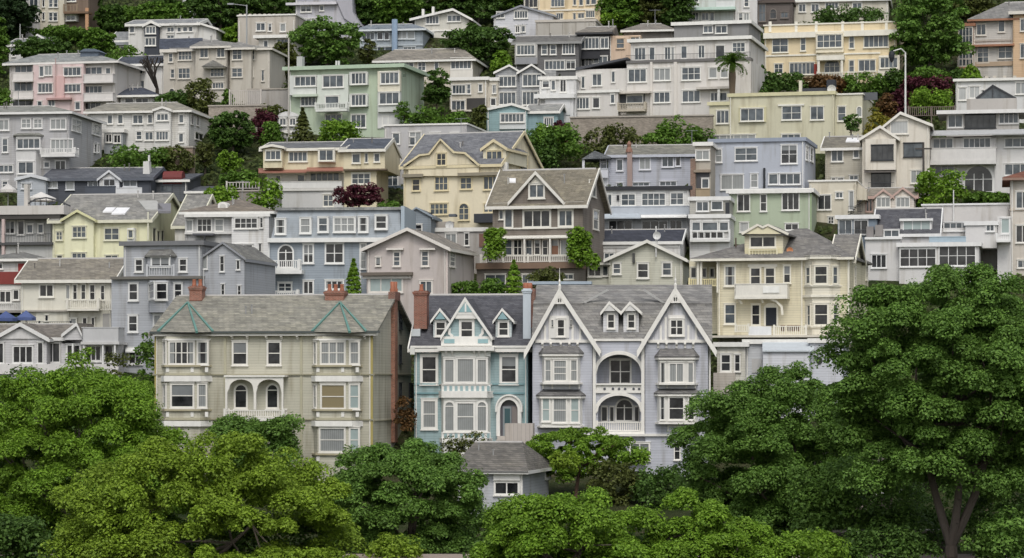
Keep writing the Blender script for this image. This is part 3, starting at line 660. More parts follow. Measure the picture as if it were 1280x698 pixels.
v = h.bay(850, 1108, 296, None, 0, .9, .75, 'd0c9b2', roof=236)
h.w('916 360 1020 500 1x2d,914 636 1024 800 1x2d', v.F); h.w('858 368 894 500 1x2b,868 645 896 800 1x2b', v.L); h.w('1046 366 1088 498 1x2b,1050 640 1088 796 1x2b', v.R)
for yc, hh, ov in ((300, .3, .25), (508, .12, .12), (582, .2, .18), (806, .14, .12)): v.ring('moulding', yc, hh, ov)
h.bx('downspout', 822, 318, 832, 860, -.15, .12); h.bx('corner_board', 1160, 320, 1174, 900, -.05, .08); h.bx('downspout', 208, 318, 220, 560, -.25, .12)
h.dish(742, 252, 24, .9, 'c98a63'); h.pipe('vent_pipe', 348, 230, 348, 160, .06, 1.5, '5a4a42'); h.w('1206 370 1218 515 1x2b', main.R)
h.bx('deck', 100, 868, 1140, 884, -3.2, 3.2, 'c2bcae'); h.rail(346, 440, 792, 846, -3.1); h.rail(626, 858, 800, 872, -3.1); h.bx('deck_screen', 440, 804, 606, 868, -3.1, .08, 'd6d7d6')
for x in (690, 735, 765, 800): u, z = h.pl(-2.8).ray(x, 796); m = MB(); m.lathe([(.12, z-.5), (.2, z-.1), (.2, z)], u, -2.8, 9); m.build('planter', plain('terracotta2', (.25, .14, .08)), h.root)
# ---------------------------------------------------------------- low white house under the cream one
frame(880, 370, 5.8167)
h = House('low whitewashed house below the cream house with a dark oval window', 90, 600, 10, 'bcbfc2', 'aeb2b2', dist=214, mixk='d')
b = h.blk(300, 770, 345, None, ('flat',), dep=8, ov=.2)
g = h.blk(96, 300, 366, None, ('flat',), dy=-.5, dep=8, wallm='c8c5b7', ov=.25); h.w('118 420 200 554 1x2d,220 424 266 552 1x2d', g.F)
h.bx('apron_wall', 68, 560, 226, 760, -.9, .3, wall('b9afa0'))
h.slope('shed_roof', 425, 800, 332, 398, -.1, 2.2, 'b4babd'); k = h.blk(430, 765, 402, None, None, dy=-2.1, dep=2, wallm='c3c5ca'); h.bx('door', 348, 458, 420, 560, -.08, .1, 'b8b7b5')
r = h.blk(772, 1010, 338, None, ('flat',), dy=-1.2, dep=9, wallm='b7bac2', ov=.15)
f = h.pl(r.y0-.06); pts = [(839+22*math.cos(a*.3927), 471+28*math.sin(a*.3927)) for a in range(16)]; h.pg('window', pts, r.y0-.06, .08, glass('d')); h.w('830 388 850 408 1x1g', r.F, cw=.05)
# ---------------------------------------------------------------- garage cottage in front
frame(550, 530, 5.8167)
h = House('small grey cottage with brown hipped roof half hidden among the street trees', 130, 640, 12, 'aeb1b6', '75726d', dist=184, mixk='d')
b = h.blk(130, 600, 350, None, ('hip', 130, 255, 600), dep=9, ov=.45); h.bx('gutter', 110, 342, 640, 354, -.55, .12, '6d6c6a')
h.bx('wall_panel', 165, 366, 246, 412, -.12, .14); h.bx('wall_panel', 388, 364, 582, 412, -.2, .22); h.w('392 416 580 520 2x1d', b.F); h.w('425 436 478 498 3x3d,496 436 548 498 3x3d', h.pl(-.02)) if False else None
h.w('180 416 246 520 1x1l', b.F); h.bx('corner_board', 588, 366, 600, 800, -.05, .06); h.w('760 330 800 400 1x1', b.R)
# ================================================================= row just behind the victorians
# ---- brown shingled house
frame(590, 205, 5.8167)
h = House('brown shingled house with white trimmed gables, long white balustrade and climbing ivy', 150, 920, 14, '7c7165', '8b8577', trim='d5d2c9', cw=.12, mixk='dbbs')
b = h.blk(150, 806, 292, 1010, ('gs', 57), dep=9, ov=.5)
h.bx('frieze', 150, 280, 812, 298, -.12, .14); g = h.blk(278, 660, 284, 300, ('gf', 56, 467), dy=-.25, dep=5, ov=.15, oy=.3, rake=.3, name='gable_front')
h.w('410 142 532 254 2x1b', g.F, cw=.16); h.pg('gable_panel', '425 138 515 138 467 82', -.3, .1, 'c9c6ba')
h.w('232 324 302 470 1x1b,368 330 577 468 3x1d,624 330 740 462 2x1b,196 334 230 406 1x1b', b.F, cw=.17)
for x0, x1 in ((234, 300), (366, 578), (624, 742)): xm = (x0+x1)/2; h.pg('window_crown', [(x0, 332), (x0, 318), (xm-(x1-x0)*.3, 306), (xm, 298), (xm+(x1-x0)*.3, 306), (x1, 318), (x1, 332)], -.16, .18)
h.bx('belt_course', 148, 463, 735, 474, -.1, .12); h.w('878 338 918 480 1x2l', b.R); h.w('850 126 898 240 2x1b', b.R)
brackets(h, (), 0, 1, 0); h.slope('porch_fascia', 222, 716, 520, 534, 0, .7, None); h.bx('porch_beam', 226, 524, 712, 546, -.6, .16)
h.w('236 548 296 668 1x2b,300 548 368 668 2x2d,388 548 442 668 1x2b,452 548 500 664 1x2g,510 548 556 668 1x2d,572 548 632 668 1x2l,640 548 700 668 1x1l', b.F); h.bx('door', 580, 596, 626, 672, -.12, .05, '7a5a48')
for x in (228, 380, 566, 705): h.bx('porch_post', x-6, 540, x+6, 718, -.65, .14)
h.bx('balcony', 26, 718, 790, 762, -2.0, 2.02, '7a6555'); h.rail(64, 752, 662, 716, -1.9, 'bal', ret=1.7)
k = h.blk(34, 780, 762, None, None, dy=-1.6, dep=6, wallm='7d7469'); h.w('94 802 248 935 2x2b,362 802 448 872 2x1b,660 802 740 842 2x1b', k.F)
h.skyl(272, 112, 318, 138, 0, 'e4e4e2', b=b)
# ---- beige-pink gable house
tile(1, 1)
h = House('plain pinkish beige stucco house with one wide low white edged gable', 555, 940, 13, 'b7aba4', '8f8a83', trim='d2cdc5', kind='stuc', mixk='bgd')
b = h.blk(552, 952, 545, None, ('gf', 440, 762), dep=9.5, ov=.4, oy=.5)
h.w('596 584 624 630 1x1g,683 556 722 632 1x3b,823 552 864 632 1x3b', b.F); h.w('963 556 990 634 1x3l', b.R)
for x0, x1 in ((648, 732), (814, 892)): h.bx('hood', x0, 540, x1, 549, -.35, .36)
h.bx('porch_roof', 520, 660, 776, 676, -.5, .52, '6a6259'); h.bx('frieze', 530, 676, 770, 692, -.2, .2)
h.w('564 684 734 762 3x1p,815 700 882 770 2x1b', b.F); h.bx('corner_board', 946, 548, 956, 900, -.06, .08, 'c4b9b2')
# ---- blue mansard house
h = House('slate blue mansard house with white cornice and small white arched balcony', 60, 900, 5, '8b98a3', '8d99a3', trim='d8d8d4', mixk='dbsg')
b = h.blk(62, 720, 505, None, None, dep=9); F = b.F
f0, f1 = h.pl(-.1), h.pl(.9); z0 = f0.ray(400, 490)[1]; z1 = f1.ray(400, 352)[1]; ua, ub = f0.ray(75, 490)[0], f0.ray(722, 490)[0]; m = MB()
m.hexa([(ua, -.1, z0), (ub, -.1, z0), (ub, 8.8, z0), (ua, 8.8, z0)], [(ua+.4, .9, z1), (ub-.2, .9, z1), (ub-.2, 8, z1), (ua+.4, 8, z1)]); m.build('mansard_roof', wall('8c969e', 'clap', .16), h.root)
m = MB(); m.box(ua+.2, ub, .6, 8.3, z1+.001, z1+.25); m.build('roof', shingle('9a9c9c'), h.root)
h.bx('cornice', 56, 488, 680, 510, -.45, .46)
for x0, y0, x1, y1, k in ((95, 392, 149, 472, '1x2s'), (218, 388, 275, 468, '1x2l'), (308, 384, 361, 462, '1x2b'), (385, 384, 496, 462, '3x2l'), (510, 382, 559, 462, '1x2s'), (593, 374, 655, 447, '1x2d')):
    h.bx('dormer_box', x0-3, y0-4, x1+3, y1+3, -.05, .9, 'd0d1d0'); h.w(f'{x0} {y0} {x1} {y1} {k}', h.pl(-.05))
h.w('108 520 190 640 2x2ad,233 518 290 617 2x2g,343 513 440 618 2x2d,233 700 290 772 2x1d,343 698 440 748 3x1s,108 710 182 760 2x2b', F)
h.balc(46, 216, 600, 645, 666, 0, 1.1); h.bx('balcony_base', 30, 648, 228, 668, -1.25, 1.26); h.balc(46, 208, 752, 778, 790, 0, .9)
h.bx('corner_board', 60, 512, 72, 900, -.06, .08); h.bx('neighbour_strip', 515, 512, 524, 800, -.06, .08); h.w('520 516 552 645 1x3l', F); h.bx('party_wall', 722, 330, 740, 900, .2, 8, '9fabb3')
# ---- pale green gable house
tile(2, 1)
h = House('pale sage gable house with white edged roof and tall satellite dish mast', 480, 790, 8, 'bcbba6', '8a8780', trim='d6d4cc', mixk='db')
b = h.blk(482, 852, 598, None, ('gf', 500, 675), dep=9, ov=.4)
h.w('500 612 546 672 1x2b,622 612 684 692 1x2d,746 608 799 680 1x2b', b.F); h.bx('vent_lantern', 600, 565, 612, 612, -.25, .24, '4a4a48')
h.pipe('dish_mast', 718, 430, 718, 585, .07, -.3, 'c9c9c6'); h.dish(723, 478, 20, -.35)
p = h.blk(375, 482, 622, None, None, dy=.6, dep=5); h.w('378 630 448 684 2x1d,450 626 480 680 1x1b', p.F); h.bx('porch_roof', 370, 612, 490, 624, -.2, 5, 'b6b4aa')
# ---- grey clapboard house at left
tile(0, 1)
h = House('mid grey clapboard house with small roofed oriel and tall plain side', 560, 1125, 12, '9fa3a9', '7f7f7c', trim='d3d3d0', mixk='d')
b = h.blk(616, 1004, 524, None, ('flat',), dep=9, ov=.25, fm=paint('6f7072'))
r = h.blk(1000, 1218, 600, None, ('gf', 510, 1112), dy=.5, dep=8.5, ov=.15, rake=.14, fm=paint('8a8c90'))
k = h.blk(556, 1000, 690, None, None, dy=-.5, dep=5); h.bx('eave', 550, 680, 1004, 694, -.9, .95, '6b6862')
h.w('672 592 716 660 1x2d,891 590 936 660 1x2d', b.F); h.w('640 712 692 803 1x2d,866 712 912 792 1x2d,638 872 690 960 1x2d,763 868 838 940 2x1l,640 1036 712 1120 2x2d', k.F)
v = h.bay(735, 868, 582, 684, 0, .7, .25, roof=546); h.w('752 580 850 634 2x1g', v.F); h.rail(733, 866, 626, 680, -.85, 'bal', 'b4b6b8', gap=.2)
v = h.bay(742, 856, 700, 860, -.5, .6, .3); h.w('776 710 838 800 1x2d', v.F); h.w('745 712 772 796 1x2d', v.L)
h.w('1096 578 1120 658 1x2d,1008 575 1036 645 1x1l,1178 600 1198 648 1x1d,1102 718 1122 780 1x2d,1184 726 1204 782 1x2d', r.F, cw=.06)
h.slope('awning', 625, 712, 1034, 1054, -.5, .7, 'd5d5d2')
h.bx('antenna_mast', 1012, 650, 1017, 800, -.5, .08, 'aaaaa8')
# ---- cream house with brown roof, left
h = House('cream stucco house under a wide brown front roof with lattice balcony', 100, 938, 6, 'cfcbb8', '8f8a80', trim='d8d6cc', kind='stuc', mixk='db')
b = h.blk(104, 560, 698, None, ('gs', 602), dep=8, ov=.4)
h.w('194 718 271 786 2x1d,328 722 350 796 1x1l,363 720 387 798 1x2d,403 718 430 798 1x2d,446 720 477 800 1x2d,501 724 524 800 1x2d', b.F)
h.balc(333, 492, 796, 842, 852, 0, .9, 'bal', 'd6d3c8'); h.rail(492, 556, 798, 850, -.5, 'bal', 'd0cdc2')
w2 = h.blk(180, 345, 853, None, None, dy=-.15, dep=4); h.bx('eave', 104, 848, 345, 856, -.4, .42, 'a8a39a'); h.w('224 872 243 905 1x1d,348 888 385 930 1x1l,410 885 436 932 1x1d,455 885 474 930 1x1d', h.b.F); h.bx('door', 512, 866, 554, 936, -.1, .12, '9c9a96')
h.pipe('vent_pipe', 545, 610, 545, 670, .06, 2, 'a0a09e')
# ---- red and white house at the left edge
h = House('small white house with a brick red lower storey at the left edge', 30, 900, 8, 'c4c1bb', '80807d', dist=233, mixk='d')
b = h.blk(-80, 170, 600, None, ('hip', 558), dep=7, ov=.4); h.bx('red_storey', -80, 658, 175, 720, -.12, .14, '7d3a36'); h.bx('red_panel', 90, 616, 128, 656, -.06, .08, '8a3532')
h.w('-10 612 16 645 1x1g,-5 750 60 815 2x1d,64 745 98 800 1x1d', b.F); h.rail(-60, 105, 812, 850, -1.4, 'bal', 'c9c8c4'); h.bx('deck', -80, 850, 110, 862, -1.5, 1.52, '8d8983')
# ---- low bungalow at bottom left
tile(0, 2)
h = House('low white glazed bungalow with clipped brown gables and flat roofed sun deck', 150, 478, 6, 'b9b7b7', '807b75', trim='d0cfcc', dist=219, mixk='dds')
b = h.blk(-60, 310, 292, None, ('gs', 232), dep=6, ov=.3)
g = h.blk(-20, 232, 296, None, ('gf', 214, 105), dy=-1.2, dep=5, ov=.3, rake=.3); h.pg('gable_panel', '5 294 40 246 165 246 205 294', -1.3, .1, 'c6c4c2')
h.w('-15 312 22 418 1x1d,62 326 168 418 3x1d,186 310 218 418 1x1d', g.F); h.w('222 310 304 416 2x1d', b.F)
k = h.blk(305, 590, 318, None, None, dy=-.4, dep=6); h.rail(408, 590, 240, 314, -1.2, 'solid', 'b4b4b4', ret=2); h.bx('deck', 402, 308, 594, 322, -1.3, 3, 'bcbbb9')
j = h.blk(318, 408, 278, 300, ('gf', 214, 384), dy=-.9, dep=5, ov=.15)
h.w('330 320 405 410 2x1d,425 325 508 408 3x1d,518 322 568 412 1x1d', k.F); h.bx('base_wall', -60, 420, 590, 470, -1.4, .2, 'c9c6c3')
for x in (362, 418, 512, 572): h.bx('deck_post', x-4, 318, x+4, 420, -1.2, .15)
# ================================================================= middle rows
tile(0, 1)
h = House('two storey house with iron balcony and flat parapet terrace at left edge', 130, 615, 9, 'b0b0ab', '8a8a88', kind='stuc', mixk='dgb')
b = h.blk(-40, 262, 390, None, None, dy=1.3, dep=7); h.bx('fascia', -40, 372, 300, 395, .1, 1.2, '45423f'); h.bx('parapet', -50, 328, 318, 372, .0, 8, wall('c2bcb4', 'stuc'))
h.w('26 402 76 470 2x1g,88 402 124 474 1x1d,133 420 167 468 1x1b,188 418 219 468 1x1b', b.F)
h.bx('deck', -40, 512, 262, 524, -.2, 1.6, '4e4e4e'); h.rail(-30, 258, 468, 514, -.1, 'iron', '33363a'); h.bx('side_post', 8, 395, 22, 640, -.1, .3, 'bba9a4'); k = h.blk(20, 262, 524, None, None, dy=.2, dep=4)
h.strip('terrace_rail', [(140, 318), (175, 296), (230, 288), (290, 304), (350, 330)], .12, .6, .1, '3a3c40')
for x in (150, 175, 200, 230, 260, 290, 320): h.pipe('rail_post', x, 330, x, 292, .035, .62, '3a3c40')
h.bx('chimney', 120, 222, 138, 330, 2, .6, 'b5b1aa')
h = House('pale yellow stucco house with grey roof, front gable and two skylights', 262, 620, 10, 'd9d7a8', '93928e', trim='cfcdb9', kind='stuc', mixk='bb')
b = h.blk(262, 745, 402, None, ('gs', 282), dep=12, ov=.35)
g = h.blk(322, 466, 402, None, ('gf', 350, 390), dy=-.5, dep=5, ov=.3, rake=.2, fm=paint('cbc99f'))
h.w('279 456 314 502 2x2b,519 438 597 502 2x2b,282 574 314 602 1x1d,523 574 590 602 2x1b', b.F); h.w('360 430 432 490 3x2b,358 562 432 602 3x1b', g.F)
h.w('758 440 774 510 1x1d,780 455 794 510 1x1d,800 452 814 510 1x1d', b.R, cw=.05); h.bx('bay_box', 634, 440, 670, 508, -.6, .6, 'd3d3cf'); h.w('640 450 664 490 1x1b', h.pl(-.6), cw=.05)
h.skyl(530, 342, 578, 362, 18, 'e4e4e2', b=b); h.skyl(582, 343, 648, 372, 26, 'e4e4e2', b=b); h.skyl(786, 322, 852, 360, 0, '77767a', 'roof_light', b=b); h.skyl(690, 308, 780, 352, -36, 'a3a39f', 'roof_hatch', b=b)
r = h.blk(872, 975, 430, None, ('gs', 284), dy=1.0, dep=9, wallm='cfcdc2', ov=.25); h.pipe('vent_pipe', 738, 360, 738, 500, .07, -.3, 'd6d4c0')
h = House('white house with wide brown hipped roof, arched roof vent and open garage', 1000, 738, 7, 'b0b0ae', '857d74', trim='d6d5d0', mixk='dbl')
b = h.blk(922, 1345, 365, None, ('hip', 296), dep=9, ov=.45)
k = h.blk(1155, 1340, 384, None, None, dy=-.5, dep=5, wallm='d2d1cd')
h.w('926 398 964 458 1x1l,982 392 1058 460 3x2d,1070 394 1117 458 1x2l', b.F); h.w('1168 388 1286 444 4x2d,1296 388 1312 440 1x2d', k.F)
h.bx('belt_course', 918, 368, 1345, 384, -.62, .62); h.bx('sill_band', 920, 458, 1156, 470, -.3, .3, 'c6c5c1'); h.w('1170 520 1206 640 1x1d,1212 520 1262 590 1x1d,1290 516 1304 595 1x2d', k.F)
h.pg('roof_vent', [(1086, 358), (1086, 325)]+ell(1110, 325, 24, 16)+[(1134, 325), (1134, 358)], .9, 1.2, 'd8d6d2'); h.pg('vent_grille', [(1096, 350), (1096, 328)]+ell(1110, 328, 13, 9)+[(1124, 328), (1124, 350)], .86, .06, 'bdbbb6')
h.bx('balcony', 960, 466, 1062, 476, -1.1, 1.1, '55565a'); h.pipe('balcony_post', 1020, 476, 1020, 560, .08, -1.0, '3c3d40'); h.dish(1228, 572, 14, -.8)
h = House('dark slate long house with white centre gable and tapering white chimney', 230, 292, 6, '474c56', '686b72', trim='c4c6c8', dist=262, mixk='ddb')
b = h.blk(225, 752, 196, None, ('gs', 150), dep=8, ov=.3, fm=paint('5a5e66')); g = h.blk(496, 594, 200, None, ('gf', 152, 546), dy=-.4, dep=4, ov=.2, wallm='c9cacb', rake=.2)
h.w('234 206 288 242 2x1l,328 202 372 250 1x1l,438 202 490 236 2x1b,614 192 684 234 2x1b', b.F, cw=.07); h.w('516 196 576 232 2x1d', g.F, cw=.07)
l = h.blk(86, 228, 200, None, ('gf', 172, 158), dy=-.8, dep=7, ov=.2, wallm='a4abb2', kind=None); h.w('105 215 160 245 2x1l', l.F)
h.rail(424, 575, 234, 282, -1.8, 'solid', '4a4f58'); h.rail(578, 706, 238, 284, -1.8, 'glass', 'c9cacb'); h.bx('deck', 424, 282, 760, 292, -1.9, 1.9, '54575c')
h.pg('chimney', '712 190 714 108 742 106 747 190', 1.2, .9, 'c8c7c3'); h.bx('chimney_pot', 738, 76, 746, 108, 1.4, .3, 'c8c7c3')
h = House('dark grey cluttered shed roofed outbuilding with a rusty red roof tank', 840, 292, 8, '585c62', '60646b', dist=263, mixk='d', name='outbuilding', cat='outbuilding')
b = h.blk(760, 935, 205, None, ('shed', 178), dep=5, ov=.3); h.w('800 225 860 260 2x1b', b.F, fr=paint('50545a'))
f = h.pl(.5); u0, z = f.ray(820, 195); u1, _ = f.ray(915, 195); m = MB(); m.tube((u0, .5, z), (u1, .5, z), .75, None, 14); m.build('roof_tank', paint('6a3230'), h.root)
k = h.blk(930, 1080, 262, None, ('shed', 240), dep=4, ov=.2)
# ---- cream-yellow house with red awnings
tile(1, 1)
h = House('long cream house with terracotta awnings over a white glazed verandah', 60, 360, 8, 'd3c69c', '77797c', trim='d8d5ca', kind='stuc', mixk='bbg')
b = h.blk(36, 440, 48, 165, ('gs', 22), dep=8, ov=.3); r = h.blk(436, 642, 50, 150, ('gs', 4), dy=-.1, dep=8, ov=.4, roofm='5d636d', orr=.1)
g = h.blk(36, 130, 44, 140, ('gf', 24, 82), dy=-.9, dep=3, ov=.25, rake=.2); h.w('46 52 126 102 3x1b', g.F); h.w('162 58 258 110 4x1b', b.F); bb = h.bx('bay_box', 308, 40, 392, 112, -.6, .6, 'd8d5ca'); h.w('314 48 388 106 2x1b', h.pl(-.6))
h.w('478 68 522 118 1x1b,542 66 560 114 1x1b,587 66 619 112 1x1b', r.F)
lo_ = h.blk(55, 440, 160, None, None, dy=.8, dep=7, wallm='cfccc3'); r2 = h.blk(438, 600, 150, None, None, dy=-.15, dep=6)
h.w('98 176 126 214 1x1d,204 172 246 210 1x1b,268 152 418 208 5x1b', lo_.F); h.w('476 166 572 222 3x2b', r2.F); h.bx('eave', 436, 144, 650, 152, -.7, .7, '6b5f50')
h.slope('awning', 12, 252, 140, 160, .75, 1.7, '926658'); h.slope('awning', 250, 436, 126, 152, .75, 1.9, '926658', ins=6)
h.rail(94, 425, 208, 244, -1.0, 'glass', 'c9c8c4'); h.bx('terrace', 60, 242, 430, 254, -1.1, 2, 'c6c4be'); k = h.blk(130, 432, 254, None, None, dy=-.9, dep=5, wallm='bab9b5'); h.w('334 272 388 334 2x2b', k.F)
# ---- flat grey house between
h = House('plain grey flat roofed block house with small arched lower window', 660, 250, 12, 'aeacab', '9b9a97', kind='stuc', mixk='gb', dist=268)
b = h.blk(640, 1050, -62, None, ('par', -72), dep=9); h.w('680 -34 718 22 1x1b,764 -40 826 28 2x1l,864 -36 920 -5 2x1d,968 -36 1012 -6 2x2b,680 84 720 145 1x2l,765 -14 796 28 1x1b', b.F, cw=.08)
h.w('652 160 710 232 2x2ab', b.F); h.bx('blue_wall', 600, 228, 740, 260, -.6, .4, '65727f')
# ---- big pale yellow gable house
h = House('large pale yellow house with flared stepped gable and steep slate roof', 735, 432, 19, 'dbcda6', '7d7f84', trim='d2c6a4', kind='stuc', mixk='bbd')
b = h.blk(735, 1215, 128, None, ('gs', -22), dep=12.5, ov=.3)
h.pg('gable_wall', [(760, 180), (760, 128), (815, 78), (862, 74), (918, 2), (982, 62), (1040, 66), (1075, 112), (1110, 130), (1110, 180)], -.3, .5, h.wm)
h.pg('gable_roof', [(735, 130), (735, 122), (812, 68), (858, 64), (918, -12), (988, 54), (1042, 58), (1112, 118), (1112, 130), (1040, 68), (984, 64), (918, 4), (864, 76), (816, 80)], -.45, 5.2, h.rm)
h.strip('bargeboard', [(735, 130), (814, 76), (860, 72), (918, -2), (985, 62), (1040, 66), (1112, 128)], .18, -.58, .15)
d = h.blk(1132, 1246, 48, 116, ('gf', -2, 1188), dy=.8, dep=6, ov=.2, name='dormer', wallm='d6cdaa'); h.w('1148 54 1230 112 3x1b', d.F); h.bx('dormer_parapet', 1088, 114, 1252, 160, .4, .4, 'd2d1cb')
h.bx('cornice', 728, 170, 830, 186, -.5, .5, '8b8474'); h.bx('cornice', 1005, 162, 1222, 178, -.5, .5, '8b8474')
h.w('900 66 950 130 2x2d', h.pl(-.3)); h.w('778 194 820 256 1x2d,890 182 960 254 3x2b,1018 186 1078 248 2x2b,1133 180 1208 250 3x1b,868 316 959 374 4x2b,1010 314 1064 402 2x3ab,1134 318 1184 364 2x2b', b.F)
h.w('1312 60 1352 152 2x3b', b.R); h.bx('balcony', 1086, 368, 1180, 412, -1.2, 1.2, '3c3f44')
# ---- slate gable and grey-beige building in the gap
h = House('small slate blue clad gable end behind the pinkish beige house', 810, 500, 8, '7a868f', '85898c', dist=241, mixk='d'); b = h.blk(748, 872, 388, None, ('gf', 336, 800), dep=5, ov=.15, rake=.12, fm=paint('8b969e')); h.w('790 420 830 470 1x2d', b.F)
h = House('low grey beige flat building with two roof dishes and brown shuttered door', 900, 600, 10, 'aba59e', '8f8c88', kind='stuc', dist=243, mixk='b'); b = h.blk(868, 1152, 455, None, ('flat',), dep=6, ov=.1)
h.w('943 466 1002 524 2x1l,1038 464 1064 528 1x2d', b.F); h.bx('door', 1112, 468, 1140, 534, -.08, .1, '7d5f52'); h.bx('terrace_wall', 880, 408, 985, 446, .5, .3, '9d978f'); h.dish(862, 430, 20, .2); h.dish(966, 426, 21, .2); h.bx('parasol_box', 850, 362, 872, 372, .3, .6, '3c3f44'); h.bx('roof_hatch', 960, 370, 995, 382, .6, .8, '5a5f66')
# ---- lavender house upper centre
tile(2, 1)
h = House('long lavender grey house with brown pipe stack and open corner gazebo', 500, 245, 8, 'a9adba', '88877f', trim='cfd0d4', dist=268, mixk='bbs')
b = h.blk(478, 908, 78, None, ('gs', 36), dep=7, ov=.3, fm=paint('b2b5bd')); h.w('520 96 555 156 1x1b,634 88 692 150 2x1l,746 80 807 137 2x1b,814 76 842 133 1x1d,520 214 556 234 1x1b,600 212 686 232 3x1b,735 206 822 232 3x1b', b.F)
h.pg('gazebo_roof', '346 96 412 54 490 84 490 92', -1.2, 4, shingle('7f8387')); k = h.blk(410, 480, 150, None, None, dy=-.6, dep=4, wallm='bfc1c8'); h.w('438 95 474 145 1x2b', h.pl(.2)); h.bx('gazebo_post', 350, 96, 362, 200, -1, .15)
h.rail(362, 478, 148, 190, -1, 'solid', 'c2c4ca'); h.bx('pipe_stack', 574, 62, 599, 236, -.45, .5, '97857f'); h.lathe_ = None
u, z = h.pl(-.2).ray(584, 62); m = MB(); m.lathe([(.36, z-.02), (.3, z+.3), (.18, z+.5), (.24, z+.8), (.08, z+1.1)], u, -.2, 10); m.build('stack_pot', plain('worn_clay', (.26, .14, .1)), h.root)
h = House('white sunroom row with black flat roof below the lavender house', 500, 335, 7, 'c9c9c6', '3c3d40', trim='d8d8d4', mixk='bb', dist=259); b = h.blk(455, 885, 248, None, ('flat',), dep=5, ov=.25, fm=paint('2f3034'))
h.w('457 270 500 332 2x1b,543 268 617 330 2x2b,645 264 767 330 4x2b,788 262 857 326 2x2b', b.F); h.bx('door_lamp', 522, 276, 534, 302, -.15, .15, '2b2c30')
h = House('white lower terrace flat with dark sliding doors and white rolled awning', 500, 470, 7, 'bcbfc1', 'a4abb1', trim='d2d3d2', mixk='dd', dist=251); b = h.blk(448, 882, 388, None, None, dep=5)
h.rail(450, 884, 334, 372, -.6, 'solid', 'aeb4bb'); h.bx('deck', 448, 370, 884, 382, -.8, 5, 'b5b9bd'); h.slope('awning', 446, 642, 356, 388, -.1, 1.5, 'a6adb3', ins=10); h.slope('awning', 642, 872, 360, 384, -.1, 1.2, 'd9d9d6')
h.w('480 400 602 462 3x1d,645 402 778 460 3x1d,785 400 850 458 2x1d', b.F, cw=.1)
h = House('white cottage with near black pitched roof and plain right gable', 430, 618, 9, 'c9c8c4', '4a4d57', trim='d6d6d2', mixk='b', dist=244); b = h.blk(392, 838, 512, None, ('gs', 458), dep=6, ov=.25); h.w('458 562 512 602 2x1b,400 600 425 640 1x1b', b.F); h.bx('belt_course', 392, 528, 838, 538, -.08, .1)
# ---- narrow tan tower, blue-lavender house, small grey blocks
h = House('narrow tan balcony tower squeezed beside the powder blue house', 930, 305, 10, 'aaa08e', '8f8474', kind='stuc', dist=258, mixk='bg'); b = h.blk(914, 990, 28, None, ('flat',), dep=5, ov=.2); h.w('914 52 986 102 2x1l', b.F); h.bx('recess_shadow', 918, 164, 984, 246, -.06, .08, '4a4a4c'); h.w('944 192 984 244 1x1b', h.pl(-.06)); h.rail(916, 986, 246, 296, -.3, 'solid', '97876f'); h.bx('slab', 905, 148, 990, 162, -.4, .5, '8b7f70')  # tower recess is a flat sheet coloured as its shade
h.bx('brick_pier', 889, 94, 914, 300, -.3, 2, brick('7d6152'))
h = House('powder blue grey flat roofed house with white paired windows', 1100, 305, 13, 'a6adba', '8f959d', trim='dcdcda', kind='stuc', mixk='bld'); b = h.blk(987, 1458, 8, None, ('flat',), dep=9, ov=.15, fm=paint('8e96a3'))
h.w('1013 44 1049 114 1x2l,1110 38 1224 106 2x2b,1040 172 1157 250 2x1l,1188 168 1228 240 1x2l,1340 24 1424 120 2x2g,1278 168 1328 224 1x1b,1332 166 1440 224 3x1b', b.F); h.w('1462 30 1476 104 1x2l,1484 40 1500 110 1x2l', b.R); h.bx('downspout', 1252, 140, 1262, 240, -.2, .2, '2f3236')
h = House('stacked grey and white glazed sun porch with black balcony corner', 950, 600, 9, 'aaa89d', '77787a', trim='d8d8d5', mixk='bd', dist=247); b = h.blk(886, 1082, 300, 380, ('flat',), dep=6, ov=.12); h.w('918 306 982 358 2x1b,992 304 1052 352 1x1b', b.F); h.bx('corner_panel', 1064, 312, 1084, 376, -.1, .12, '35373b')
k = h.blk(886, 1084, 388, None, ('flat',), dy=-.8, dep=6, wallm='cbcac6', ov=.1); h.w('895 408 942 456 1x1b,946 408 1028 456 1x1b,1032 408 1082 456 1x1b,897 458 1058 494 5x1d', k.F); h.rail(893, 1084, 452, 498, -1.3, 'bal', 'd8d8d5', gap=.5); h.bx('deck', 886, 498, 1086, 508, -1.4, .62, 'cfcfcb')
# ---- sage green house
h = House('sage green flat house with a broad white cornice', 1150, 520, 11, 'a2b191', '8d8f88', trim='dbdad5', kind='stuc', mixk='ddg', dist=251); b = h.blk(1083, 1490, 262, None, ('flat',), dep=8, ov=.25, t=.3)
h.bx('cornice', 1080, 246, 1492, 266, -.4, .42); h.w('1122 270 1188 358 2x1d,1236 270 1272 358 1x2d,1344 262 1434 352 3x1d,1360 416 1430 452 2x1d,1134 410 1182 462 1x1w', b.F); h.bx('corner_pipe', 1484, 270, 1494, 520, -.1, .15, '8fa07f')
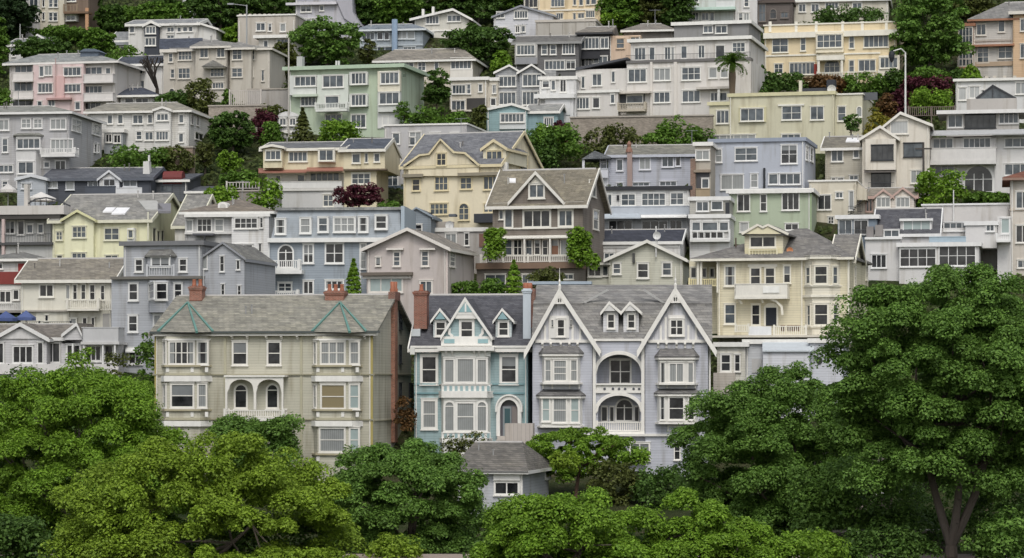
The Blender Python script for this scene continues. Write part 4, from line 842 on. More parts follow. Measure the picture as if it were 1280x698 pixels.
# ---- cream flat house right of green
tile(3, 1)
h = House('cream stucco flat house with outside iron stair and sloping side parapet', 300, 445, 11, 'c9c0a8', '9b958a', kind='stuc', dist=256, mixk='db'); b = h.blk(205, 440, 218, None, ('par', 208), dep=8)
h.w('214 284 236 346 1x2b,247 274 316 350 2x1d,336 260 375 292 2x1b,298 382 330 420 2x2d,402 254 430 352 1x1l', b.F, cw=.08); h.pg('side_parapet', '438 210 492 248 492 300 438 300', 1, 6, h.wm)
for i in range(9): h.bx('stair_tread', 400+i*7, 372-i*9, 412+i*7, 375-i*9, -1.2, .9, '4b4b4d')
h.rail(400, 462, 330, 374, -1.3, 'iron', '33363a'); h.bx('terrace_pot', 240, 430, 262, 470, -.8, .6, '8b5a40')
h = House('small house with twin pink edged gables beside the cream flat house', 560, 365, 9, 'cdc2b3', '968f85', trim='b59c92', dist=258, mixk='ll'); b = h.blk(430, 735, 286, None, ('gs', 250), dep=6, ov=.25)
for x0, x1, ax, ay in ((532, 620, 575, 246), (618, 728, 672, 236)):
    g = h.blk(x0, x1, 290, None, ('gf', ay, ax), dy=-.7, dep=4, ov=.15, rake=.22); h.w(f'{ax-36} 286 {ax+36} 338 3x1l', g.F, fr=paint(WH))
h.w('486 292 522 360 2x1d', b.F); h.rail(430, 470, 318, 360, -.9, 'iron', '4a4a4a')
# ---- white modern terraced complex
h = House('white modern terraced villa with wide glazed sun porch and grey roofed attic', 700, 700, 12, 'c8c6c3', '5f6066', trim='d8d8d6', kind='stuc', mixk='dd')
bk = h.blk(770, 1205, 334, None, ('par', 326), dy=6, dep=6, wallm='c1bdb8'); a = h.blk(660, 818, 402, None, None, dy=1.5, dep=5)
rf = h.blk(535, 850, 470, None, ('gs', 352), dy=1.2, dep=5.6, ov=.2); h.w('672 398 812 468 3x1p', a.F); h.bx('fascia', 655, 392, 822, 404, 1.2, .4)
pt = h.blk(348, 542, 392, None, ('flat',), dy=1.5, dep=5, wallm='6f8090', ov=.2); h.w('352 398 420 472 2x1b,428 400 500 472 2x1d', pt.F, cw=.06); h.rail(350, 490, 448, 474, .6, 'iron', '4a4d52'); h.bx('chimney', 490, 432, 526, 486, .4, .8, '7f7b79'); h.bx('chimney', 534, 424, 572, 480, .5, .8, '86827f'); h.w('576 448 656 486 2x1b', h.pl(.9))
lw = h.blk(486, 662, 494, None, None, dep=6); h.bx('cornice', 482, 484, 668, 496, -.25, .5); h.w('514 570 592 640 3x1d', lw.F)
md = h.blk(655, 1050, 530, None, ('flat',), dy=-.6, dep=6, ov=.2); h.w('656 540 840 634 4x2d,850 526 1038 630 4x2d', md.F, cw=.1); h.w('1064 534 1136 606 3x2b', md.R)
h.rail(805, 985, 482, 514, -.7, 'glass', '9fb0bb'); u = h.blk(985, 1140, 424, 540, ('flat',), dy=2, dep=4, ov=.1); h.w('874 410 1002 456 4x1b', h.pl(3.4)); h.w('1085 408 1130 458 2x1b', u.F); k = h.blk(815, 985, 440, 540, None, dy=3.4, dep=2)
e = h.blk(1145, 1210, 382, None, None, dy=2.6, dep=5); h.w('1160 390 1206 468 1x1p', e.F); h.rail(1140, 1206, 470, 502, 1.2, 'bal', 'd8d8d6'); h.bx('balcony', 1140, 500, 1208, 510, 1.1, 1.6)
h = House('tall beige house with rust brown hipped roof at right edge', 1230, 640, 10, 'c1b8aa', '84594a', kind='stuc', mixk='bd', dist=243); b = h.blk(1208, 1420, 196, None, ('hip', 146), dep=9, ov=.7, fm=paint('8d7468')); h.w('1234 256 1302 344 2x1b,1234 424 1302 514 2x1d,1242 598 1300 640 2x1b', b.F); h.bx('belt_course', 1206, 340, 1420, 352, -.1, .12, 'b0a698')
# ---- beige house right
h = House('beige two storey house with grey brown roof next to cream gabled house', 300, 232, 12, 'bab39f', '858177', dist=268, mixk='bd'); b = h.blk(285, 482, 42, None, ('gs', -8), dep=7, ov=.4); h.w('314 50 376 110 2x1b,424 44 456 92 1x1b,314 188 340 216 1x1d,344 188 380 214 1x1d,404 176 452 206 2x1b', b.F); h.skyl(395, -6, 465, 12, 8, 'e6e6e4', b=b)
# ---- cream gabled house
h = House('cream gabled house with black framed bay windows and white shuttered attic', 560, 262, 10, 'cfc7b6', '8b8985', trim='d8d5cc', kind='stuc', mixk='dbg', dist=264)
b = h.blk(586, 805, -70, None, ('gf', -138, 660), dep=9, ov=.3, rake=.25); h.w('608 -96 700 -28 1x1w', b.F); g = h.blk(470, 640, -5, None, ('gf', -70, 560), dy=-.8, dep=6, ov=.3, rake=.25)
bb = h.bx('bay_box', 486, -4, 636, 150, -1.5, .75, wall('cfc7b6', 'stuc')); h.w('514 26 626 102 4x1dk', h.pl(-1.5)); h.slope('bay_hood', 480, 640, 148, 158, -.8, .9, '5a5652'); h.w('514 160 614 242 3x1dk', g.F); h.rail(500, 628, 212, 246, -1.6, 'iron', '2f3236'); h.w('675 16 772 86 2x1bk,710 150 770 218 2x1l', b.F)

# ---- house with arched window (right)
h = House('white and grey terraced house with big arched window and glass pyramid roof light', 1000, 275, 11, 'c6c4c1', '9b9a97', trim='d5d4d1', kind='stuc', mixk='bbd', dist=266)
b = h.blk(806, 1138, -10, None, None, dep=8); r = h.blk(1136, 1340, -20, None, ('flat',), dy=.3, dep=8, ov=.3); h.w('820 -8 924 52 3x1b,972 -10 1112 42 5x1b', b.F); h.w('1178 -10 1300 38 3x1b,1178 118 1300 178 3x1b', r.F)
h.balc(808, 1136, 42, 100, 122, 0, 1.4, 'solid', 'c9c7c4'); h.w('830 128 930 182 3x1b', b.F); h.w('972 120 1128 268 3x2ad', b.F, cw=.2)
u = h.blk(890, 1250, -130, -20, ('flat',), dy=1.2, dep=6, ov=.9, wallm='b7b2aa'); h.w('896 -126 972 -60 2x1b,980 -132 1136 -58 5x1dk,1150 -136 1250 -80 4x1b', u.F)
h.bx('roof_parapet', 990, -206, 1240, -150, 2.2, 3, wall('b3ada5', 'stuc')); f = h.pl(2.4); A = f.ray(1036, -206); B_ = f.ray(1238, -206); T = f.ray(1120, -272); m = MB(); m.prism([[A, B_, T]], 2.6, 4.6); m.build('roof_light', glass('b'), h.root)
h.strip('roof_light_frame', [(1036, -206), (1120, -272), (1238, -206)], .16, 2.4, .2, '3c3e42'); h.strip('roof_light_frame', [(1120, -206), (1120, -272)], .1, 2.4, .2, '3c3e42'); h.slope('lower_roof', 800, 1300, -50, -28, 0, 1.0, 'a5a6a6')
# ================================================================= upper rows, left to right
tile(0, 0)
h = House('tall cream and grey house with timber decks at the very top left', 250, 185, 9, 'c3bba3', '8f8d88', kind='stuc', mixk='bd')
b = h.blk(200, 320, -60, None, ('flat',), dep=8); g = h.blk(128, 202, -40, None, ('flat',), dy=.3, dep=8, wallm='bab9b6'); d = h.blk(320, 440, -50, None, ('flat',), dy=1.0, dep=6, wallm='7d6753')
h.w('244 -2 264 38 1x2b,268 -2 290 38 1x2b,244 64 264 106 1x2b,266 64 288 106 1x2b,211 0 224 36 1x1d,211 64 224 102 1x1d', b.F, cw=.06); h.w('146 -12 192 38 2x1b,163 70 192 108 2x1b', g.F); h.w('330 -20 380 10 2x1d', d.F)
h.bx('deck', 316, 58, 440, 68, -.5, 1.6, '6f5a48'); h.rail(318, 384, 24, 60, -.4, 'bal', '8a7a66', gap=.4); h.bx('porch_wall', 318, 68, 385, 108, .3, .8, 'b4b2ae'); h.w('330 76 378 104 2x1g', h.pl(.3)); h.bx('deck_post', 425, 40, 440, 150, -.4, .25, 'b48c6c')
h = House('small white cottage with two grey gables among bushes at top left', 150, 300, 10, 'c7c6c2', '909397', mixk='b')
b = h.blk(45, 205, 226, None, ('gs', 202), dep=6, ov=.25); g = h.blk(132, 246, 218, None, ('gf', 172, 190), dy=-.3, dep=6, ov=.2, rake=.2); h.w('52 238 66 258 1x1b,60 262 78 284 1x1d', b.F)
h = House('pink apartment house with white balconies on both sides and grey hipped roof', 300, 555, 12, 'cac4bd', '989b9a', trim='d6d3ce', kind='stuc', mixk='bbg', name='apartment_house')
b = h.blk(48, 572, 318, None, ('hip', 270, 190, 460), dy=.7, dep=9, ov=.6); p = h.blk(165, 416, 322, None, None, dep=2, wallm='cdb1ae')
h.w('74 326 164 368 3x1b,70 408 164 460 3x1b,62 500 164 540 3x1d', b.F, cw=.08); h.w('424 334 512 374 3x1b,526 338 554 374 1x1b,424 428 512 468 4x1b,424 510 506 548 3x1d', b.F, cw=.08)
h.w('196 330 220 384 1x1b,222 328 262 378 2x1l,317 336 406 380 4x1b,189 416 264 464 4x1b,317 420 404 462 4x1b,240 498 276 532 2x1b,186 505 212 535 1x1b,374 508 402 550 1x1b', p.F, cw=.08)
h.balc(60, 164, 364, 398, 408, .7, 1.0, 'solid', 'd0cbc6'); h.balc(60, 164, 458, 486, 496, .7, 1.0, 'solid', 'd0cbc6'); h.balc(416, 562, 372, 404, 414, .7, 1.0, 'solid', 'ccc8c4'); h.balc(416, 562, 466, 496, 506, .7, 1.0, 'solid', 'ccc8c4')
h.bx('pink_flue', 272, 380, 318, 490, -.3, .32, 'c8a8a4'); h.bx('porch_roof', 230, 488, 352, 498, -.5, .52, 'a98a86'); h.bx('roof_lantern', 400, 256, 490, 296, 3, 2, '5c6672'); h.pg('lantern_roof', '394 258 496 258 470 244 420 244', 2.8, 2.4, '5c6672'); h.pipe('downspout', 277, 290, 277, 480, .05, -.35, 'b09590')
h = House('white modern house with dark centre gable bay and long grey roof', 760, 275, 8, 'cbc9c2', '95989b', kind='stuc', mixk='bd')
b = h.blk(640, 985, 124, None, ('gs', 108), dep=7, ov=.3); r = h.blk(983, 1078, 150, None, ('gf', 112, 985), dy=.3, dep=8, ov=.35, rake=.2); g = h.blk(720, 790, 130, None, ('gf', 104, 755), dy=-.6, dep=5, ov=.2, wallm='3e434d', rake=.3)
h.w('726 132 778 170 3x1b,722 188 778 230 3x1b', g.F, cw=.1); h.w('646 130 672 166 1x1b,832 136 870 162 2x1b,883 136 905 162 1x1b,911 134 936 160 1x1b,940 132 962 160 1x1b,832 176 870 194 2x1b', b.F, cw=.07)
h = House('low grey roofed annex half hidden by the bright round tree', 600, 268, 9, 'c2beb5', '96999b', mixk='d', dist=318); b = h.blk(550, 642, 206, None, ('gs', 168), dep=6, ov=.2); k = h.blk(590, 690, 226, None, ('flat',), dy=-.8, dep=4, ov=.4, fm=paint('8a8d90')); h.w('598 232 650 256 2x1d', k.F)
h = House('white cottage with dark grey roof beside the bare tree', 690, 482, 9, 'cdcbc5', '565b65', kind='stuc', mixk='b', dist=299); b = h.blk(590, 815, 322, None, ('gs', 288), dep=6, ov=.4); h.w('614 338 638 374 1x1b,655 338 677 372 1x1b,692 338 714 370 1x1b,606 402 630 444 1x1b,652 402 722 442 4x1b', b.F, cw=.08)
h = House('low white pavilion with slate hipped roof below the white cottage', 680, 525, 9, 'c9c7c2', '555a66', mixk='d', name='garden_pavilion', cat='pavilion', dist=292); b = h.blk(600, 768, 482, None, ('hip', 436, 650, 710), dep=6, ov=.6); h.w('622 488 668 520 1x1d,676 488 742 520 2x1d', b.F, cw=.08)
h = House('large beige stucco house with three grey hipped roofs and little portico', 1000, 482, 9, 'b8b0a0', '92918e', trim='cfcac0', kind='stuc', mixk='bbd')
b = h.blk(866, 1345, 250, None, ('hip', 190, 800, 1000), dep=9, ov=.3); m0 = h.blk(815, 870, 262, None, ('flat',), dy=-.2, dep=7, ov=.3); t1 = h.blk(975, 1132, 238, None, ('hip', 200, 1010, 1085), dy=-.9, dep=5, ov=.5); t2 = h.blk(1148, 1252, 246, None, ('hip', 210, 1185, 1205), dy=-.8, dep=5, ov=.5)
h.w('888 250 958 302 4x2b,888 340 950 394 3x2b,1238 250 1272 300 2x2b,1240 338 1266 384 1x2b', b.F, cw=.08); h.w('840 266 864 312 1x2b,850 345 872 392 1x2b,842 440 872 475 1x1ad', m0.F, cw=.08)
h.w('996 240 1040 290 2x1b,1080 240 1122 288 2x1b,1048 338 1118 384 4x2b,1058 412 1118 444 4x1b', t1.F, cw=.08); h.w('1158 244 1208 300 2x2b,1155 340 1210 387 2x2b', t2.F, cw=.08)
h.pg('portico_roof', '1004 332 1062 300 1122 332', -2.0, 1.2, h.rm); h.bx('portico_beam', 1010, 330, 1118, 340, -1.8, .9); h.pipe('downspout', 1131, 245, 1131, 450, .06, -1.0, '8f8980'); h.w('1304 350 1318 406 1x1b', b.F)
h.slope('dark_roof', 794, 1010, 192, 252, 1.5, 1.5, shingle('545a66'))
h = House('large light grey house with white bays and curved balcony at left edge', 100, 930, 8, 'a9a8a9', '94958f', trim='d6d5d2', mixk='bgl')
b = h.blk(-70, 345, 566, None, ('hip', 530, -40, 250), dep=11, ov=.4)
h.w('-6 596 47 652 2x1l,106 592 157 642 2x2l,167 592 213 642 2x2l,250 592 332 648 3x1l,274 800 330 852 2x1d,180 806 206 838 1x1b,218 806 250 838 1x1b,-6 822 68 862 3x1b,10 902 42 940 1x2b,10 690 42 762 1x2b', b.F, cw=.1); h.w('356 596 402 658 2x2l,456 620 496 674 2x2l,467 718 480 762 1x1d,485 718 494 762 1x1d', b.R, cw=.08)
v = h.bay(78, 206, 676, 940, 0, .8, .3, paint('c6c5c3'), roof=664); h.w('84 690 202 744 4x1b,90 806 170 868 2x1b', v.F); h.w('252 694 366 764 5x1l', b.F); h.balc(203, 374, 740, 768, 782, 0, 1.3, 'bal', 'cfcecb')
h = House('long white house with brownish hipped roof and small front gable panel', 700, 742, 9, 'cac8c1', '98958b', trim='d8d6d0', mixk='bbd')
b = h.blk(440, 940, 560, None, ('hip', 514, 530, 885), dep=10, ov=.4); g = h.blk(768, 850, 556, None, ('gf', 532, 812), dy=-.6, dep=4, ov=.15, rake=.2)
h.w('534 572 564 620 1x1b,586 570 616 620 1x1b,661 572 716 620 2x1b,735 570 763 618 1x1b,891 570 918 616 1x1b,678 654 710 700 1x2b,722 656 766 702 2x1b,890 664 917 712 1x1b', b.F, cw=.1); h.w('780 566 842 604 3x1b,776 654 842 702 4x1b', g.F, cw=.1); h.w('950 572 963 622 1x1b,978 578 990 628 1x1b,970 664 1010 700 2x1d', b.R, cw=.06)
k = h.blk(520, 612, 660, None, ('flat',), dy=-1.2, dep=3, wallm='8f9497', ov=.15); h.w('526 668 560 712 2x1d,566 672 604 716 2x1d', k.F)
h = House('small white balcony house between dark trees at top', 990, 118, 9, 'c5c8c8', '8c8c8c', kind='stuc', mixk='d'); b = h.blk(910, 968, -30, None, ('flat',), dep=6); k = h.blk(965, 1062, 78, None, ('flat',), dy=-.5, dep=5, ov=.1); h.rail(908, 970, 46, 74, -1, 'solid', 'cfd2d3'); h.bx('deck', 906, 74, 972, 82, -1.1, 1.1); h.w('918 10 960 40 2x1b,916 82 962 108 2x1d', b.F)
tile(1, 0)
h = House('pale mauve house with sloping white side roof at the top', 340, 168, 9, 'b1b0b8', '9b9aa0', kind='stuc', mixk='bg'); b = h.blk(197, 482, -24, None, ('flat',), dep=8); h.w('222 28 278 62 2x1g,317 28 340 56 1x1b,204 94 302 142 4x1g', b.F); h.bx('eave', 148, 12, 400, 24, -.6, .7, 'c6c4c8')
h.pg('side_roof', '398 -4 478 -8 482 62 522 128 508 138 440 92', -.3, 6, 'a3a2a8')
h = House('flat beige house with scalloped parapet and curved white lower roof', 100, 294, 9, 'b5ac9d', '9c968c', kind='stuc', mixk='bg'); b = h.blk(-90, 196, 100, None, ('par', 80), dep=8); h.w('0 114 48 156 2x1b,60 118 80 158 1x1g,119 118 150 160 1x1l', b.F); k = h.blk(14, 232, 190, None, ('flat',), dy=-2.5, dep=4, ov=.5, wallm='cbc5b8'); h.w('37 202 62 243 1x1b,104 194 162 240 3x1b', k.F)
for i in range(12): h.bx('parapet_cap', -85+i*24, 70, -72+i*24, 82, .0, .3, 'c2bbb0')
h = House('blue grey house with tall steel vent pipe on its front', 660, 275, 9, '919da6', '87909a', trim='c7ccce', mixk='bb', dist=318); b = h.blk(516, 830, 152, None, ('hip', 122, 560, 780), dep=7, ov=.45); h.w('528 164 592 202 3x1b,604 160 634 200 1x1d,639 160 666 200 1x1d,704 154 752 196 2x1l,755 154 792 196 1x1l,604 234 682 270 2x1b,734 234 798 260 3x1b', b.F, cw=.07); h.bx('belt_course', 514, 222, 832, 230, -.12, .14, 'a9b1b6'); h.pipe('vent_stack', 691, 98, 691, 275, .35, -.6, '8c9fb4')
h = House('cream white house with broad low gable near the ridge trees', 900, 255, 9, 'cbc7b8', '90918e', kind='stuc', mixk='bl', dist=322); b = h.blk(790, 1062, 98, None, ('gf', 46, 985), dep=10, ov=.5, rake=.25); h.w('846 80 914 122 4x1b,953 76 1022 110 3x1b,854 162 890 200 1x1b', b.F); h.bx('chimney', 826, 46, 838, 90, 2, .5); h.bx('chimney', 876, 34, 888, 70, 2, .5); h.bx('belt_course', 825, 150, 1060, 156, -.1, .12)
tile(2, 0)
h = House('pale lilac grey house with very low gabled roof', 60, 192, 9, 'c0c1c6', '8a8d92', mixk='b'); b = h.blk(-91, 206, 86, None, ('gf', 28, 46), dep=8, ov=.25, rake=.2, fm=paint('8a8d92')); h.w('-78 60 -36 92 2x1b,-72 136 -22 168 2x1b,10 54 80 94 5x1b,16 128 40 166 2x1d,44 128 68 162 1x1b', b.F)
tile(1, 0)
h = House('pale green apartment house with white bays and broad flat eave', 440, 655, 14, 'abbd9e', '93a593', trim='d9d8d2', kind='stuc', mixk='bbg', name='apartment_house')
b = h.blk(166, 720, 344, None, ('flat',), dep=9, ov=.55, t=.3, fm=paint('a9baa4')); F = b.F
for x0, x1, y0, y1, c in ((165, 300, 376, 474, 'c9cbc6'), (304, 460, 372, 520, 'c4c9c0'), (465, 556, 360, 424, 'c9cbc6'), (606, 718, 354, 456, 'd0cbb9'), (606, 718, 460, 558, 'c2c4bf'), (465, 556, 470, 532, 'c9cbc6')): h.bx('bay_box', x0, y0, x1, y1, -.5, .55, c)
P = h.pl(-.5); h.w('192 380 302 432 4x1b,332 375 438 438 3x1b,474 362 552 422 4x1b,620 360 714 420 4x1b,344 478 416 542 1x1b,474 470 552 530 4x1b,614 460 716 522 3x1b', P, cw=.1)
h.w('222 482 302 530 4x1b,344 570 430 640 3x1b,473 570 550 640 3x1b', F, cw=.1); h.w('628 580 662 632 1x1d', h.pl(-.05)); h.balc(296, 452, 514, 544, 556, -.5, .9, 'bal', 'cfd1cb'); h.bx('curved_slab', 182, 470, 304, 482, -.9, .95, 'b9c3b2'); h.bx('porch_wall', 606, 560, 720, 640, -.12, .14, 'c9c9c6'); h.bx('chimney', 203, 282, 230, 340, 2.5, .8, 'aeb0ac'); h.bx('roof_vent', 396, 304, 404, 332, 2, .2, 'c9c9c6'); h.bx('roof_vent', 408, 304, 416, 332, 2, .2, 'c9c9c6'); h.bx('wall_lamp', 732, 370, 744, 382, -.2, .2, '4d5a4d')
h = House('long beige house with wide taupe hipped roof and white corner window', 850, 455, 10, 'c6bba7', '938e85', kind='stuc', mixk='bb', dist=303); b = h.blk(600, 1080, 306, None, ('hip', 246, 690, 1030), dep=9, ov=.4); h.w('738 312 788 354 2x1b,806 308 848 356 2x2b,888 308 912 352 1x1b,970 290 1078 346 5x1b,620 308 716 324 4x1b', b.F, cw=.09); h.bx('white_apron', 968, 346, 1080, 392, -.12, .14, 'd3cfc6')
h = House('small beige flat house with carport opening painted as dark shade below', 1080, 560, 10, 'beb5a1', '9d968b', kind='stuc', mixk='b', dist=293); b = h.blk(966, 1152, 400, None, ('flat',), dep=6, ov=.2); h.w('978 424 1046 470 4x1b,1050 420 1072 470 1x2b,1108 420 1130 460 1x1b,974 502 1044 552 3x1b', b.F, cw=.08); h.bx('carport_shadow', 1050, 490, 1148, 548, -.05, .08, '3f3d3b'); r = h.blk(1150, 1205, 402, None, ('flat',), dy=.3, dep=6, ov=.1); h.w('1178 424 1198 468 2x1b,1168 490 1198 530 1x1d', r.F)  # carport depth drawn as a shade-coloured sheet on the front wall
h.bx('deck', 966, 548, 1150, 556, -.6, .7, 'c7c1b4')
# round pavilion
h = House('small white round summer house with flat dome roof beside young conifer', 155, 690, 0, 'cfcdc7', '8a8a88', name='summer_house', cat='summer house', dist=283); f = h.pl(0); u0, z0 = f.ray(98, 660); u1, z1 = f.ray(214, 586); R = (u1-u0)/2; cx = (u0+u1)/2; m = MB(); m.lathe([(R*.97, -1), (R*.97, z1)], cx, R, 12); m.build('wall', h.wm, h.root); m = MB(); m.lathe([(R*.9, z1), (R*1.08, z1), (R*1.1, z1+.15), (R*.8, z1+.5), (R*.3, z1+.7)], cx, R, 20); m.build('roof', paint('b5b5b2'), h.root); h.w('116 590 152 628 2x1b,166 590 200 628 2x1b', h.pl(-.03)); m = MB(); m.lathe([(R*1.02, z0-.1), (R*1.02, z0+.1)], cx, R, 16); m.build('moulding', h.tm, h.root)
tile(2, 0)
h = House('tall buttery yellow house with grey service wing on the ridge', 300, 140, 12, 'd9c08e', '8d8a84', trim='d6d0c2', kind='stuc', mixk='bb', name='apartment_house'); b = h.blk(130, 440, -60, None, ('flat',), dep=11, ov=.2); l = h.blk(58, 132, -30, None, ('flat',), dy=.6, dep=6, wallm='9a958c')
h.w('194 -12 262 36 4x1b,304 -2 322 28 1x1b,334 -4 356 30 1x1b,368 -6 390 26 1x1b,394 -6 422 24 1x1b,304 66 320 108 1x1b,328 66 362 94 2x1b,367 54 414 90 4x1b,220 66 256 98 3x1b', b.F, cw=.07); h.w('446 -10 466 32 1x1b,484 -4 506 36 2x1b', b.R, cw=.07); h.w('62 -10 130 40 3x1d', l.F); h.bx('belt_course', 128, 46, 442, 54, -.12, .14)
h = House('plain concrete grey flat topped block without windows', 280, 200, 9, 'aea89c', 'a09a90', kind='stuc', name='blank_block', cat='building', dist=318); b = h.blk(118, 418, 108, None, ('flat',), dep=6, ov=.05, t=.2, fm=paint('b8b2a8'))
for x in (186, 252, 318, 384): h.bx('joint_strip', x-1, 112, x+2, 190, -.04, .05, '8d887f')
h = House('charcoal grey house with pale bay window and grey garage door', 170, 365, 9, '676666', '777674', mixk='bb', dist=307); b = h.blk(16, 332, 214, None, ('gs', 188), dep=7, ov=.35, fm=paint('8f8f8d')); h.bx('bay_box', 14, 216, 126, 322, -.4, .42, 'aeaca8'); h.w('22 224 116 276 5x1b', h.pl(-.4)); h.w('146 222 178 274 1x2b,189 222 222 274 1x2b,250 214 314 272 4x1b,162 302 264 350 5x1b', b.F); h.bx('garage_door', 18, 288, 124, 320, -.46, .08, '8e8f92'); h.w('268 302 318 348 2x1g', b.F)
h = House('black and peach house with white corner bay and black awning', 470, 350, 9, 'd2b291', '8b867f', kind='stuc', mixk='bbd', dist=309); b = h.blk(484, 642, 178, None, None, dep=7); l = h.blk(330, 486, 168, None, ('hip', 134, 380, 520), dy=-.5, dep=8, ov=.3, wallm='39393b', fm=paint('3b3b3d')); h.w('343 188 436 246 5x1b,440 188 483 244 2x1b', l.F); h.w('519 192 562 244 1x2b,590 184 642 206 2x1b', b.F, fr=paint('c9b49b')); h.slope('awning', 338, 438, 254, 290, -.5, .8, '222327'); h.w('344 292 402 334 3x1d,405 280 478 318 3x1b', l.F)
r = h.blk(560, 800, 156, 220, ('hip', 120, 640, 745), dy=1.5, dep=8, ov=.4, wallm='6c675f')
h = House('grey house with twin low white edged front gables', 60, 545, 9, '96999c', '959695', mixk='b', dist=293); b = h.blk(-82, 40, 366, None, ('gf', 324, -12), dep=8, ov=.2, rake=.2); g = h.blk(38, 152, 366, None, ('gf', 321, 100), dy=-.4, dep=8, ov=.3, rake=.2); h.w('-66 380 22 434 4x1b,-66 460 22 524 4x1b', b.F); h.w('52 370 148 432 4x1b,50 456 132 526 4x1b', g.F); h.slope('lower_roof', 150, 220, 350, 385, 1, 2, shingle('959695'))
h = House('little white flat roofed studio above a white garage', 230, 610, 9, 'cbcbc9', 'c0c0be', kind='stuc', mixk='d', dist=289); b = h.blk(136, 320, 396, None, ('flat',), dep=6, ov=.1); h.w('195 400 218 452 1x1b,238 396 272 462 2x1d,150 402 188 440 1x1g', b.F); h.bx('deck', 108, 468, 312, 490, -1.0, 1.05, 'd3d3d0'); k = h.blk(166, 306, 490, None, None, dy=-.6, dep=4); h.bx('garage_door', 190, 500, 290, 575, -.68, .08, 'c3c4c4')
h = House('big off white apartment house with black railed roof terrace and stone balcony', 800, 585, 14, 'cac5bd', '8c8b88', trim='dddbd5', kind='stuc', mixk='bbg', name='apartment_house')
b = h.blk(592, 1182, 203, 320, ('flat',), dep=11, ov=.3); lowb = h.blk(572, 1190, 306, None, None, dy=-1.2, dep=12); top = h.blk(808, 1182, 122, 200, ('flat',), dy=2.4, dep=8, wallm='868684', ov=.25)
h.bx('terrace_floor', 568, 296, 1192, 308, -1.35, 1.4, '6c6a68'); h.rail(568, 1188, 268, 298, -1.3, 'iron', '33353a'); h.w('953 128 1002 166 2x1b,1014 128 1074 168 2x1b', top.F, cw=.08)
h.w('610 238 668 302 3x1b,684 236 714 302 1x1b,760 234 792 300 2x1b,794 236 810 300 1x1l,842 230 874 294 1x1b,928 226 962 292 2x1b,1014 226 1062 290 1x1d,1098 212 1164 262 3x2b', b.F, cw=.08)
h.w('578 343 672 412 3x1b,706 340 792 404 3x1l,845 335 942 402 3x2b,980 337 1024 392 1x1l,1038 345 1080 390 1x1l,488 468 514 518 1x1b,706 458 790 514 3x1b,847 450 940 512 3x1b,988 460 1028 508 2x1b,1034 460 1074 506 1x1b', lowb.F, cw=.1)
h.bx('patio_shadow', 538, 466, 662, 524, -1.26, .08, '4a4d50'); h.w('570 474 655 516 1x1b', h.pl(-1.26)); h.bx('patio_roof', 524, 456, 690, 466, -2.1, .95, 'c4beb4'); h.balc(526, 664, 514, 548, 556, -1.2, 1.0, 'bal', 'b0a898')  # patio shade painted as a dark sheet on the lower wall
for x0, x1 in ((688, 700), (806, 822)): h.bx('pilaster', x0, 310, x1, 600, -1.4, .22, 'cfcac2')
h.bx('porch_roof', 916, 432, 1092, 444, -2.0, .85, 'bdb8b0'); h.bx('porch_post', 1024, 444, 1036, 520, -1.9, .2)
l = h.blk(318, 590, 345, None, None, dy=-.8, dep=9); h.pg('side_roof', '316 338 575 286 575 296 316 352', -1.0, 9, '4b4d52'); h.w('346 382 364 442 1x1b,399 368 449 430 2x1b,496 357 515 412 1x1b', l.F); k = h.blk(305, 528, 462, None, ('flat',), dy=-2.2, dep=4, ov=.15, t=.2); h.w('317 486 387 546 4x1b,401 486 439 542 1x1d,490 470 514 518 1x1b', k.F)
h = House('small teal house with low white trimmed gable and glazed porch', 40, 670, 9, '7fa5a8', '9b9c9a', mixk='b', dist=284); b = h.blk(-126, 76, 550, None, ('gf', 516, 0), dep=7, ov=.2, rake=.24); r = h.blk(74, 228, 560, None, ('gs', 530), dy=.4, dep=6, ov=.25, wallm='76999f'); h.bx('white_panel', -62, 562, 68, 644, -.2, .22, 'c9cccb'); h.w('-58 566 62 612 6x1b', h.pl(-.2)); h.w('158 586 208 634 4x1b', r.F)
h = House('mint and white flat house with long terrace at top right of centre', 1000, 128, 9, 'bdc3be', 'b4b8b4', kind='stuc', mixk='b'); b = h.blk(866, 1112, -40, None, ('flat',), dep=8); r = h.blk(1110, 1222, -60, None, ('flat',), dy=-.2, dep=8, wallm='c3c1be'); h.w('899 62 932 104 2x1b,944 62 982 104 2x1b,888 -14 932 14 2x1d,985 60 1010 108 1x1b', b.F); h.w('1128 64 1152 110 1x2g,1154 64 1184 108 2x1l,1156 -12 1182 36 1x2b', r.F); h.bx('terrace_slab', 844, 36, 1112, 50, -1.4, 1.5, 'b6ccc0'); h.rail(1018, 1112, 2, 34, -1.3, 'solid', 'cfd2d0'); h.bx('terrace_post', 866, 50, 876, 118, -1.3, .2)
tile(3, 0)
h = House('pale olive yellow flat house with white framed windows above the slate roofs', 100, 742, 14, 'c4bf9c', 'b3ae95', trim='d8d6cc', kind='stuc', mixk='bbl'); b = h.blk(-194, 330, 476, None, ('flat',), dep=9, ov=.12, fm=paint('c4bf9c'))
l = h.blk(-292, -190, 524, None, ('flat',), dy=.2, dep=7, ov=.15, fm=paint('c4bf9c')); r = h.blk(326, 470, 484, None, ('par', 474), dy=.8, dep=9); h.w('-258 550 -192 618 3x1b', l.F); h.w('-138 540 -20 606 3x1b,68 528 168 600 2x2b,210 530 280 600 2x1b,66 668 164 700 3x1b,-280 672 -60 705 6x1l', b.F); h.w('346 530 390 606 1x2b,440 530 470 586 1x1al', r.F)
